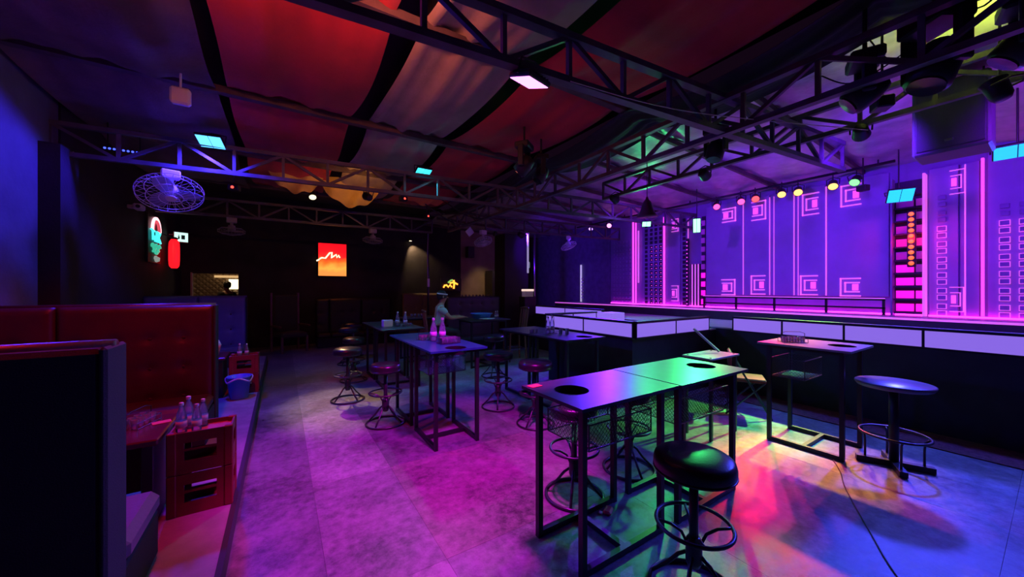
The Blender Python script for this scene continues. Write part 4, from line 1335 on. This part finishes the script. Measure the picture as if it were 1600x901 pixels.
def sofa(label, x0, x1, y, facing, ztop, zf, m, splits, name='booth_sofa', rows=(.30, .61, .92), seat=True, step=.26, seat_m=None, plain_back=SOFAD, depth=.52):
    """back stands at y..y+.22 (facing -1: front towards -y)"""
    root = thing(name, label, 'sofa', ((x0 + x1) / 2, y, zf), 0, 'booth sofas')
    ox = (x0 + x1) / 2
    hs = .39
    L = x1 - x0
    hb = ztop - zf
    MB().bevbox(-L / 2, L / 2, .085, .20, 0, hb - .012, .02).build('back_frame', plain_back, root)
    sg = facing
    xs_ = [x0] + list(splits) + [x1]
    for a, b in zip(xs_[:-1], xs_[1:]):
        wv = b - a - .008
        cols = [c for c in [wv - .255 - step * k for k in range(12)] if c > .08] + ([wv - .06] if False else [])
        rws = [r - .02 for r in rows if r < hb - .12 and r > 0]
        me = tuft(wv, hb - .02, .085, cols, rws).build('backrest', m, root, smooth=True)
        me.location = (a - ox + .004, .085, .02)
        for c in cols:
            for r in rws:
                o = link('button', btn_me if btn_me.materials else btn_me, me, (c, -.085 + .03, r))
                o.rotation_euler = (PI / 2, 0, 0)
    MB().bevbox(x1 - ox - .012, x1 - ox + .012, -.005, .205, 0, hb, .008).build('end_panel', plain_back, root)
    MB().tube([(-L / 2, .10, hb - .01), (L / 2, .10, hb - .01)], .035, 10).build('top_roll', m, root, smooth=True)
    if seat:
        MB().bevbox(-L / 2, L / 2, -depth, 0, 0, hs - .12, .01).build('seat_base', plain_back, root)
        for a, b in zip(xs_[:-1], xs_[1:]):
            MB().bevbox(a - ox + .004, b - ox - .004, -depth - .01, 0.0, hs - .12, hs, .035).build('seat_cushion', seat_m or m, root, smooth=False)
    if facing > 0:
        root.rotation_euler = (0, 0, PI)
        root.location = ((x0 + x1) / 2, y + .2, zf)
    return root


btn_me.materials.append(SOFAR)
# near sofa is seen from behind: its back faces the camera, seat beyond
ns1 = thing('booth_sofa', 'nearest booth sofa seen from its plain dark back', 'sofa', (-1.4, 2.11, .13), 0, 'booth sofas')
MB().bevbox(-.8, .79, 0, .16, 0, 1.28, .02).build('back_frame', SOFAD, ns1)
MB().tube([(-.8, .11, 1.265), (.80, .11, 1.265)], .042, 12).build('top_roll', SOFAR, ns1, smooth=True)
MB().bevbox(.78, .805, -.004, .22, 0, 1.285, .01).build('end_panel', mat('grey_fabric_edge', (.05, .047, .052), .85, bump=.25, bscale=150), ns1)
nb = tuft(1.55, 1.24, .06, [.2 + .26 * k for k in range(5)], [.3, .6, .9]).build('backrest', SOFAR, ns1, smooth=True)
nb.rotation_euler = (0, 0, PI); nb.location = (.775, .16, .02)
MB().bevbox(-.8, .80, .22, .74, 0, .25, .01).build('seat_base', SOFAD, ns1)
MB().bevbox(-.8, .81, .22, .75, .25, .37, .035).build('seat_cushion', mat('violet_grey_leatherette', (.16, .13, .17), .4, bump=.1), ns1)
sofa('oxblood tufted booth sofa facing the camera', -2.18, -.62, 5.07, -1, 1.48, .13, SOFAR, [-1.77], rows=(.39, .70, 1.01))
s3 = sofa('slate blue lit tufted booth sofa in front of the doorway', -2.18, -.62, 9.3, -1, 1.5, .13, SOFAB, [-1.4], rows=(.39, .70, 1.01))
# sofas at the far end
sofa('grey green tufted booth sofa near the black column', 3.75, 5.4, 9.0, -1, 1.43, 0, SOFAT, [], rows=(.7, 1.0, 1.25), step=.34, seat=True)
sofa('olive tufted booth sofa under the warm wall lamp', 3.3, 4.6, 11.6, -1, 1.5, 0, SOFAO, [3.95], rows=(.7, 1.05), step=.3)
sofa('dim booth sofa below the red light box', .85, 3.0, 11.9, -1, 1.35, 0, mat('black_leatherette', (.03, .026, .03), .5, bump=.1), [1.2, 2.1], rows=(.6, .95), step=.3)
# high backed chair in the dark
hc = thing('high_back_chair', 'dark high backed chair standing against the end wall', 'chair', (.2, 11.2, 0), .35)
MB().bevbox(-.32, .32, -.3, .3, .38, .52, .04).build('seat', mat('dark_olive_cloth', (.05, .045, .03), .8), hc)
MB().bevbox(-.30, .30, .27, .38, .48, 1.5, .04).build('backrest', mat('dark_olive_cloth', (.05, .045, .03), .8), hc)
for s in (-1, 1):
    MB().bar((s * .33, .34, 0), (s * .33, .36, 1.56), .05).build('back_post', WOODC, hc)
    MB().bar((s * .30, -.27, 0), (s * .30, -.27, .42), .05).build('leg', WOODC, hc)
    MB().bevbox(s * .35 - .03, s * .35 + .03, -.3, .3, .66, .71, .01).build('armrest', WOODC, hc)


# booth tables
def booth_table(label, x0, x1, y0, y1, h, zf):
    t = thing('booth_table', label, 'table', ((x0 + x1) / 2, (y0 + y1) / 2, zf), 0, 'booth tables')
    L, D = (x1 - x0) / 2, (y1 - y0) / 2
    MB().bevbox(-L, L, -D, D, h - .04, h, .008).build('table_top', mat('oxblood_gloss_top', (.10, .015, .03), .2), t)
    for s in (-1, 1):
        MB().bevbox(s * (L - .06) - .03, s * (L - .06) + .03, -D + .05, D - .05, 0, h - .04, .006).build('panel_leg', PLASBK, t)
    MB().bevbox(-L + .09, L - .09, -.02, .02, .15, h - .04, .004).build('modesty_panel', PLASBK, t)
    return t


booth_table('glossy dark booth table with the rack of shot glasses', -2.1, -.66, 3.12, 3.72, .57, .13)
booth_table('dark booth table beside the far red crate', -2.0, -.66, 6.35, 6.95, .57, .13)


# crates
def crate(label, x, y, z, m=CRATER, wx=.35, wy=.26, h=.28, group='red bottle crates'):
    t = thing('bottle_crate', label, 'crate', (x, y, z), 0, group)
    a, b = wx / 2, wy / 2
    th = .012
    for sx in (-1, 1):
        for sy in (-1, 1):
            MB().bevbox(sx * a - (.05 if sx > 0 else 0), sx * a + (.05 if sx < 0 else 0), sy * b - (.04 if sy > 0 else 0), sy * b + (.04 if sy < 0 else 0), 0, h, .006).build('corner_post', m, t)
    for s in (-1, 1):
        y0, y1 = (b - th - .006, b - .006) if s > 0 else (-b + .006, -b + th + .006)
        MB().box(-a + .05, a - .05, y0, y1, h - .075, h - .005).build('rim_band', m, t)
        MB().box(-a + .05, a - .05, y0, y1, .0, .085).build('side_slat', m, t)
        MB().box(-a + .05, -a + .09, y0, y1, .085, h - .075).build('side_slat', m, t)
        MB().box(a - .09, a - .05, y0, y1, .085, h - .075).build('side_slat', m, t)
        MB().box(-a + .09, a - .09, y0, y1, .15, .165).build('side_slat', m, t)
        x0, x1 = (a - th - .006, a - .006) if s > 0 else (-a + .006, -a + th + .006)
        MB().box(x0, x1, -b + .04, b - .04, h - .075, h - .005).build('rim_band', m, t)
        MB().box(x0, x1, -b + .04, b - .04, .0, .11).build('side_slat', m, t)
    MB().box(-a + .01, a - .01, -b + .01, b - .01, .004, .016).build('base', m, t)
    return t


crate('lower red crate of the near stack by the booth table', -.465, 3.33, .13)
cr2 = crate('upper red crate of the near stack carrying four bottles', -.465, 3.33, .412)
MB().box(-.163, .163, -.118, .118, .235, .245).build('tray_board', mat('red_tray_board', (.5, .10, .14), .4), cr2)
crate('lower red crate of the far stack behind the blue bin', -.46, 6.62, .13)
cr4 = crate('upper red crate of the far stack with two bottles', -.46, 6.62, .412)
MB().box(-.163, .163, -.118, .118, .235, .245).build('tray_board', mat('red_tray_board', (.5, .10, .14), .4), cr4)
bn = thing('waste_bin', 'blue plastic waste bin with a liner before the far red crates', 'bin', (-.50, 6.26, .13))
MB().lathe([(.10, 0), (.105, .01), (.138, .29), (.142, .29), (.15, .31), (.142, .315), (.134, .31), (.10, .015), (0, .012)], 28).build('bin_body', PLASB, bn, smooth=True)
ln = []
for k in range(28):
    a = 2 * PI * k / 28
    ln.append(((.148 + .008 * math.sin(5 * a)) * math.cos(a), (.148 + .008 * math.sin(5 * a)) * math.sin(a), .27 + .03 * math.sin(3 * a)))
MB().tube(ln, .012, 6, closed=True).build('bin_liner', mat('lilac_liner', (.5, .4, .75), .4), bn, smooth=True)
ib = thing('ice_bucket', 'pink lidded ice bucket on the far booth table', 'bucket', (-.82, 6.58, .70))
MB().lathe([(.06, 0), (.085, .12), (.09, .16), (.086, .16), (.06, .01)], 22).build('bucket_body', mat('pink_plastic', (.85, .2, .28), .4), ib, smooth=True)
MB().tube([(-.09, 0, .15), (-.06, 0, .22), (.0, 0, .24), (.06, 0, .22), (.09, 0, .15)], .008, 6).build('bucket_handle', PLASW, ib, smooth=True)
MB().lathe([(.09, .16), (.07, .20), (.02, .22), (0, .22)], 20).build('bucket_lid', PLASW, ib, smooth=True)

# ================================================================== TABLEWARE
BP = [(.0, .0), (.034, .0), (.038, .01), (.038, .13), (.036, .15), (.022, .205), (.014, .225), (.014, .245)]


def bottle_proto(s=1.0):
    pass


def bottle(label, x, y, z, s=1.0, group='clear water bottles'):
    t = thing('water_bottle', label, 'bottle', (x, y, z), random.uniform(0, 3), group)
    MB().lathe([(r * s, zz * s) for r, zz in BP], 18).build('bottle_body', BOTTLE, t, smooth=True)
    MB().lathe([(.016 * s, .24 * s), (.016 * s, .262 * s), (.012 * s, .266 * s)], 14).build('cap', PLASW, t)
    MB().lathe([(.0388 * s, .055 * s), (.0388 * s, .11 * s)], 18).build('paper_band', mat('pale_label', (.55, .5, .62), .5), t, smooth=True)
    return t


def glass(label, x, y, z, r=.022, h=.055, group='glasses', name='shot_glass', cat='glass'):
    o = MB().lathe([(0, .0), (r * .8, 0), (r, h), (r * .9, h), (r * .7, .012), (0, .012)], 12).build(name, GLASS, None, smooth=True, loc=(x, y, z))
    return tag(o, label, cat, group)


def rack(label, x, y, z, rz, nx, ny, who, pitch=.055, shot=(.022, .06)):
    t = thing('glass_rack', label, 'rack', (x, y, z), rz, 'shot glass racks')
    L, D = nx * pitch / 2 + .006, ny * pitch / 2 + .006
    f = MB()
    for zz in (.004, .042):
        f.tube([(-L, -D, zz), (L, -D, zz), (L, D, zz), (-L, D, zz)], .003, 6, closed=True)
    for sx in (-1, 1):
        for sy in (-1, 1):
            f.tube([(sx * L, sy * D, .002), (sx * L, sy * D, .045)], .003, 6)
    f.build('wire_frame', CHROME, t)
    h = MB()
    h.tube([(-L, 0, .04), (-L, 0, .10), (-L * .6, 0, .115), (L * .6, 0, .115), (L, 0, .10), (L, 0, .04)], .003, 6)
    h.build('rack_handle', BLACKM, t)
    c, s = math.cos(rz), math.sin(rz)
    for i in range(nx):
        for j in range(ny):
            px, py = (i - (nx - 1) / 2) * pitch, (j - (ny - 1) / 2) * pitch
            glass('shot glass standing in the ' + who, x + px * c - py * s, y + px * s + py * c, z + .002, shot[0], shot[1], 'shot glasses in the ' + who)
    return t


# teal table
bottle('left one of two large water bottles on the teal table', 1.53, 4.10, 1.03, 1.05)
bottle('right one of two large water bottles on the teal table', 1.63, 4.07, 1.03, 1.05)
rack('wire rack of shot glasses left of the large water bottles', 1.49, 4.28, 1.03, .2, 3, 2, 'rack left of the large water bottles')
gt = thing('glass_tray', 'clear ribbed box right of the large water bottles', 'tray', (1.62, 3.86, 1.03), .1)
MB().bevbox(-.12, .12, -.07, .07, 0, .012, .003).build('tray_base', CLEAR, gt)
for s in (-1, 1):
    MB().bevbox(-.12, .12, s * .066 - .004, s * .066 + .004, .012, .07, .002).build('tray_side', CLEAR, gt)
    MB().bevbox(s * .116 - .004, s * .116 + .004, -.062, .062, .012, .07, .002).build('tray_end', CLEAR, gt)
for i in range(4):
    for j in range(2):
        glass('shot glass standing in the clear ribbed box', 1.54 + i * .054, 3.83 + j * .055, 1.043, .021, .055, 'shot glasses in the clear ribbed box')
# tissue table
tb = thing('tissue_box', 'white tissue box on the dim table left of its bottles', 'box', (1.55, 6.42, 1.0), .1)
MB().bevbox(-.08, .08, -.06, .06, 0, .12, .006).build('box_body', PAPERW, tb)
MB().bevbox(-.05, .05, -.006, .006, .12, .124, .002).build('slot', PLASBK, tb)
bottle('left water bottle behind the tissue box', 1.74, 6.46, 1.0, .95)
bottle('right water bottle behind the tissue box', 1.86, 6.40, 1.0, .95)
rack('low rack of shot glasses in front of the tissue box bottles', 1.80, 6.24, 1.0, .0, 5, 1, 'rack by the tissue box')
# runway table
bottle('left water bottle on the runway table', 3.28, 4.10, 1.0, .95)
bottle('right water bottle on the runway table', 3.37, 4.12, 1.0, .95)
cd = thing('bottle_carrier', 'wire bottle carrier around the runway table bottles', 'carrier', (3.325, 4.11, 1.0), .2)
f = MB()
for zz in (.004, .09):
    f.tube([(-.10, -.05, zz), (.10, -.05, zz), (.10, .05, zz), (-.10, .05, zz)], .003, 6, closed=True)
f.build('wire_frame', CHROME, cd)
MB().tube([(-.10, 0, .09), (-.09, 0, .24), (0, 0, .29), (.09, 0, .24), (.10, 0, .09)], .0035, 6).build('carrier_handle', CHROME, cd)
for k in range(3):
    glass('small shot glass left of the runway table bottles', 3.10 + k * .05, 4.28 + .02 * (k % 2), 1.0, .022, .055, 'shot glasses left of the runway bottles')
glass('left tumbler right of the runway table bottles', 3.40, 3.96, 1.0, .03, .085, 'tumblers on the runway table', 'tumbler')
glass('right tumbler right of the runway table bottles', 3.47, 3.90, 1.0, .03, .085, 'tumblers on the runway table', 'tumbler')
# pale table
rack('wire rack of shot glasses on the pale topped table', 4.73, 1.62, 1.07, -.75, 4, 2, 'rack on the pale topped table')
# near crates
bottle('tall near bottle at the left on the near red crates', -.58, 3.30, .6585, .80)
bottle('tall far bottle at the left on the near red crates', -.56, 3.40, .6585, .86)
bottle('short near bottle at the right on the near red crates', -.50, 3.30, .6585, .72)
bottle('short far bottle at the right on the near red crates', -.48, 3.40, .6585, .74)
bottle('taller bottle on the far red crates', -.52, 6.58, .6585, .75)
bottle('shorter bottle on the far red crates', -.44, 6.66, .6585, .68)
rack('rack of shot glasses on the glossy booth table', -.84, 3.52, .70, 1.25, 4, 2, 'rack on the booth table')
cdp = MB().bevbox(-.05, .05, -.035, .035, 0, .003, .001).build('menu_card', PAPERR, None, loc=(-.72, 3.50, .701)); cdp.rotation_euler = (0, 0, .3)
tag(cdp, 'small red card beside the booth table glass rack', 'card')
cdt = MB().bevbox(-.045, .045, -.03, .03, 0, .003, .001).build('menu_card', PAPERR, None, loc=(1.43, 1.93, 1.001)); cdt.rotation_euler = (0, 0, .1)
tag(cdt, 'small red card on the corner of the nearest bar table', 'card')
pkt = thing('snack_packet', 'crumpled red packet on the floor under the nearest bar table', 'packet', (2.03, 1.83, 0), .5)
MB().bevbox(-.05, .05, -.03, .03, .001, .03, .012).build('packet_body', PAPERR, pkt)
MB().bevbox(-.05, -.02, .03, .06, .001, .012, .004).build('torn_flap', PAPERW, pkt)
# far table: blue tray, plate
bx_ = thing('plastic_tray', 'blue plastic basin on the far bar table beside the person', 'tray', (3.78, 7.12, 1.0), .2)
MB().lathe([(.18, 0), (.24, .11), (.25, .115), (.235, .11), (.175, .008), (0, .008)], 28).build('basin', mat('bright_blue_plastic', (.10, .30, .75), .35), bx_, smooth=True)
MB().ring((0, 0, .112), .245, .008, 28, 6).build('rim', PLASB, bx_, smooth=True)
pl_ = MB().lathe([(0, .004), (.09, .004), (.17, .02), (.172, .024), (.09, .009), (0, .009)], 28).build('plate', PLASW, None, smooth=True, loc=(3.72, 6.76, 1.0))
tag(pl_, 'white plate in front of the blue basin', 'plate')
for k, (x, y, l_) in enumerate(((4.08, 7.0, 'left bottle right of the blue basin'), (4.16, 7.05, 'right bottle right of the blue basin'))):
    bottle(l_, x, y, 1.0, .6)
for k in range(5):
    glass('small glass in the row on the far dim table', 2.55 + k * .08, 8.25, 1.0, .03, .08, 'glasses on the far dim table', 'tumbler')
for k in range(9):
    glass('small glass standing on the ledge of the grey green sofa', 4.25 + k * .11, 9.13, 1.43, .03, .07, 'glasses on the grey green sofa ledge', 'tumbler')

# ================================================================== PEOPLE


def skin_body(name, chains, m, parent, sub=2, root_i=0):
    verts, edges, rad = [], [], []
    idx = {}
    for ch in chains:
        prev = None
        for (key, p, r) in ch:
            if key not in idx:
                idx[key] = len(verts); verts.append(p); rad.append(r)
            i = idx[key]
            if prev is not None and prev != i:
                edges.append((prev, i))
            prev = i
    me = bpy.data.meshes.new(name)
    me.from_pydata(verts, edges, [])
    me.materials.append(m)
    o = link(name, me, parent)
    md = o.modifiers.new('skin', 'SKIN')
    lay = me.skin_vertices[0].data
    for i, r in enumerate(rad):
        rr = r if isinstance(r, tuple) else (r, r)
        lay[i].radius = rr
        lay[i].use_root = (i == root_i)
    md.use_smooth_shade = True
    sb = o.modifiers.new('sub', 'SUBSURF'); sb.levels = sub; sb.render_levels = sub
    return o


# person faces local +x; origin on the floor under the pelvis
pe = thing('person', 'person in a pale teal shirt and headband seated with an arm on the far table', 'person', (2.72, 7.08, 0), -.25)
def fingers(pre, hand, d, up, side, spread=.018):
    """five short chains leaving a palm"""
    hand, d, up, side = Vector(hand), Vector(d), Vector(up), Vector(side)
    out = []
    for k, ln_ in enumerate((.070, .080, .074, .058)):
        o = hand + side * (k - 1.5) * spread
        out.append([(pre + 'palm', tuple(hand), .028), (pre + 'k%d' % k, tuple(o + d * .045), .010), (pre + 'm%d' % k, tuple(o + d * (.045 + ln_ * .55) - up * .006), .009), (pre + 't%d' % k, tuple(o + d * (.045 + ln_) - up * .026), .008)])
    th_ = hand - side * .034 + d * .01
    out.append([(pre + 'palm', tuple(hand), .028), (pre + 'th1', tuple(th_), .012), (pre + 'th2', tuple(th_ + d * .035 - side * .012), .010), (pre + 'th3', tuple(th_ + d * .06 - side * .010 - up * .012), .009)])
    return out


body = [[('pel', (0, 0, .80), (.15, .12)), ('belly', (.02, 0, .95), (.145, .11)), ('chest', (.05, 0, 1.14), (.16, .115)), ('clav', (.07, 0, 1.27), (.10, .08)), ('neck', (.09, 0, 1.35), .052), ('jaw', (.115, 0, 1.43), (.066, .076)), ('head', (.12, 0, 1.50), (.078, .094)), ('crown', (.11, 0, 1.585), (.066, .08))],
        [('clav', 0, 0), ('shR', (.07, -.18, 1.25), .062), ('elR', (.24, -.24, 1.06), .045), ('wrR', (.45, -.16, 1.075), .030), ('Rpalm', (.52, -.13, 1.075), .030)],
        [('clav', 0, 0), ('shL', (.07, .18, 1.25), .062), ('elL', (.20, .26, 1.04), .045), ('wrL', (.42, .16, 1.07), .030), ('Lpalm', (.49, .12, 1.07), .030)],
        [('pel', 0, 0), ('hipR', (.06, -.10, .79), .095), ('knR', (.42, -.12, .78), .066), ('anR', (.40, -.12, .38), .042), ('toR', (.54, -.12, .325), .038)],
        [('pel', 0, 0), ('hipL', (.06, .10, .79), .095), ('knL', (.42, .12, .78), .066), ('anL', (.40, .12, .38), .042), ('toL', (.54, .12, .325), .038)]]
body += fingers('R', (.52, -.13, 1.075), Vector((.9, .35, 0)).normalized(), (0, 0, 1), Vector((-.35, .9, 0)).normalized() * -1)
body += fingers('L', (.49, .12, 1.07), Vector((.9, -.35, 0)).normalized(), (0, 0, 1), Vector((.35, .9, 0)).normalized())
bo_ = skin_body('body', body, SKIN, pe)
shirt = [[('pel', (0, 0, .84), (.165, .135)), ('belly', (.02, 0, .95), (.16, .125)), ('chest', (.05, 0, 1.14), (.175, .13)), ('clav', (.07, 0, 1.27), (.118, .095)), ('neck', (.085, 0, 1.325), .068)],
         [('clav', 0, 0), ('shR', (.07, -.18, 1.255), .078), ('slR', (.17, -.215, 1.14), .066)],
         [('clav', 0, 0), ('shL', (.07, .18, 1.255), .078), ('slL', (.15, .225, 1.13), .066)]]
skin_body('shirt', shirt, SHIRT, pe)
tr_ = [[('pel', (0, 0, .80), (.165, .135)), ('hipR', (.06, -.10, .79), .108), ('knR', (.42, -.12, .78), .08), ('anR', (.40, -.12, .44), .06)],
       [('pel', 0, 0), ('hipL', (.06, .10, .79), .108), ('knL', (.42, .12, .78), .08), ('anL', (.40, .12, .44), .06)]]
skin_body('trousers', tr_, TROUS, pe)


def face_bits(parent, hx, hz, hair_m=HAIR, s=1.0):
    """nose, eyes, ears, mouth and hair on a head centred at (hx,0,hz) looking along +x"""
    MB().add([(hx + .085, -.014, hz - .03), (hx + .085, .014, hz - .03), (hx + .085, 0, hz + .02), (hx + .118, 0, hz - .026)], [(0, 2, 3), (2, 1, 3), (1, 0, 3), (0, 1, 2)]).build('nose', SKIN, parent)
    for s_ in (-1, 1):
        MB().lathe([(0, -.010), (.010, -.005), (.010, .005), (0, .010)], 10, (hx + .078, s_ * .030, hz + .018)).build('eye', PLASBK, parent, smooth=True)
        MB().lathe([(0, -.030), (.014, -.018), (.016, .008), (.010, .026), (0, .030)], 10, (hx - .005, s_ * .083, hz - .005)).build('ear', SKIN, parent, smooth=True)
    MB().bevbox(hx + .078, hx + .09, -.022, .022, hz - .066, hz - .056, .003).build('mouth', mat('lips', (.30, .10, .09), .5), parent)
    hv = []
    prof = [(0.094, -.05), (.102, -.01), (.103, .04), (.092, .085), (.066, .115), (.03, .13), (0, .134)]
    hr = MB().lathe(prof, 24, (0, 0, 0)).build('hair', hair_m, parent, smooth=True)
    hr.location = (hx - .022, 0, hz + .005); hr.scale = (1.0, .9, 1)
    hr.rotation_euler = (0, -.25, 0)
    return hr


face_bits(pe, .12, 1.50)
hbd = MB().tube([(.105 * math.cos(2 * PI * k / 24), .092 * math.sin(2 * PI * k / 24), 0) for k in range(24)], .014, 6, closed=True).build('headband', PAPERW, pe, smooth=True, label='white headband')
hbd.location = (.105, 0, 1.555); hbd.rotation_euler = (0, .12, 0)
# high chair under the person
ch = thing('high_chair', 'brown wooden bar chair with slatted curved back under the seated person', 'chair', (2.72, 7.08, 0), -.25)
MB().bevbox(-.20, .22, -.21, .21, .63, .67, .012).build('seat', WOODC, ch)
for sx in (-1, 1):
    for sy in (-1, 1):
        MB().bar((sx * .21, sy * .21, 0), (sx * .18, sy * .18, .63), .035).build('leg', WOODC, ch)
for sy in (-1, 1):
    MB().bar((-.19, sy * .19, .65), (-.26, sy * .20, 1.20), .03).build('back_post', WOODC, ch)
for k in range(4):
    y = -.12 + k * .08
    MB().bar((-.205 - .02 * math.cos(y * 8), y, .67), (-.27 - .02 * math.cos(y * 8), y, 1.18), .03, .014).build('back_slat', WOODC, ch)
MB().tube([(-.25, -.22, 1.20), (-.285, -.11, 1.215), (-.295, 0, 1.22), (-.285, .11, 1.215), (-.25, .22, 1.20)], .025, 8).build('top_rail', WOODC, ch, smooth=True)
for s in (-1, 1):
    MB().bar((s * .195, -.2, .28), (s * .195, .2, .28), .022).build('foot_rail', CHROME, ch)
    MB().bar((-.195, s * .2, .28), (.195, s * .2, .28), .022).build('foot_rail', CHROME, ch)
# empty bar chair on the other side of the far table
ch2 = thing('high_chair', 'empty wooden bar chair at the right end of the far table', 'chair', (4.6, 7.0, 0), PI - .2)
for c_ in list(ch.children):
    c2 = c_.copy(); col.objects.link(c2); c2.parent = ch2
# standing figure in the back room
p2 = thing('person', 'dark silhouette of a person standing in the lit back room', 'person', (-1.37, 13.6, .121), 2.2)
DK = mat('dark_clothes', (.02, .018, .02), .8)
b2 = [[('pel', (0, 0, .95), (.15, .11)), ('belly', (0, 0, 1.1), (.14, .10)), ('chest', (0, 0, 1.28), (.165, .11)), ('clav', (0, 0, 1.42), (.10, .08)), ('neck', (.01, 0, 1.50), .05), ('jaw', (.02, 0, 1.57), (.066, .074)), ('head', (.02, 0, 1.64), (.078, .09)), ('crown', (.01, 0, 1.72), (.066, .078))],
      [('clav', 0, 0), ('shR', (0, -.19, 1.40), .06), ('elR', (-.02, -.24, 1.12), .045), ('wrR', (.06, -.25, .88), .03), ('Rpalm', (.08, -.25, .81), .028)],
      [('clav', 0, 0), ('shL', (0, .19, 1.40), .06), ('elL', (-.02, .24, 1.12), .045), ('wrL', (.06, .25, .88), .03), ('Lpalm', (.08, .25, .81), .028)],
      [('pel', 0, 0), ('hipR', (0, -.10, .90), .10), ('knR', (.02, -.11, .48), .066), ('anR', (0, -.11, .09), .042), ('toR', (.14, -.12, .04), .038)],
      [('pel', 0, 0), ('hipL', (0, .10, .90), .10), ('knL', (.02, .11, .48), .066), ('anL', (0, .11, .09), .042), ('toL', (.14, .12, .04), .038)]]
b2 += fingers('R', (.08, -.25, .81), (.15, 0, -.98), (1, 0, 0), (0, 1, 0), .016)
b2 += fingers('L', (.08, .25, .81), (.15, 0, -.98), (1, 0, 0), (0, -1, 0), .016)
skin_body('body', b2, SKIN, p2)
skin_body('jacket', [[('pel', (0, 0, .97), (.165, .125)), ('belly', (0, 0, 1.1), (.155, .115)), ('chest', (0, 0, 1.28), (.18, .125)), ('clav', (0, 0, 1.42), (.115, .095)), ('neck', (.005, 0, 1.475), .066)],
                     [('clav', 0, 0), ('shR', (0, -.19, 1.405), .074), ('elR', (-.02, -.24, 1.12), .058), ('wrR', (.05, -.25, .92), .044)],
                     [('clav', 0, 0), ('shL', (0, .19, 1.405), .074), ('elL', (-.02, .24, 1.12), .058), ('wrL', (.05, .25, .92), .044)]], DK, p2)
skin_body('trousers', [[('pel', (0, 0, .95), (.165, .125)), ('hipR', (0, -.10, .90), .112), ('knR', (.02, -.11, .48), .08), ('anR', (0, -.11, .14), .06)],
                       [('pel', 0, 0), ('hipL', (0, .10, .90), .112), ('knL', (.02, .11, .48), .08), ('anL', (0, .11, .14), .06)]], DK, p2)
face_bits(p2, .02, 1.64)
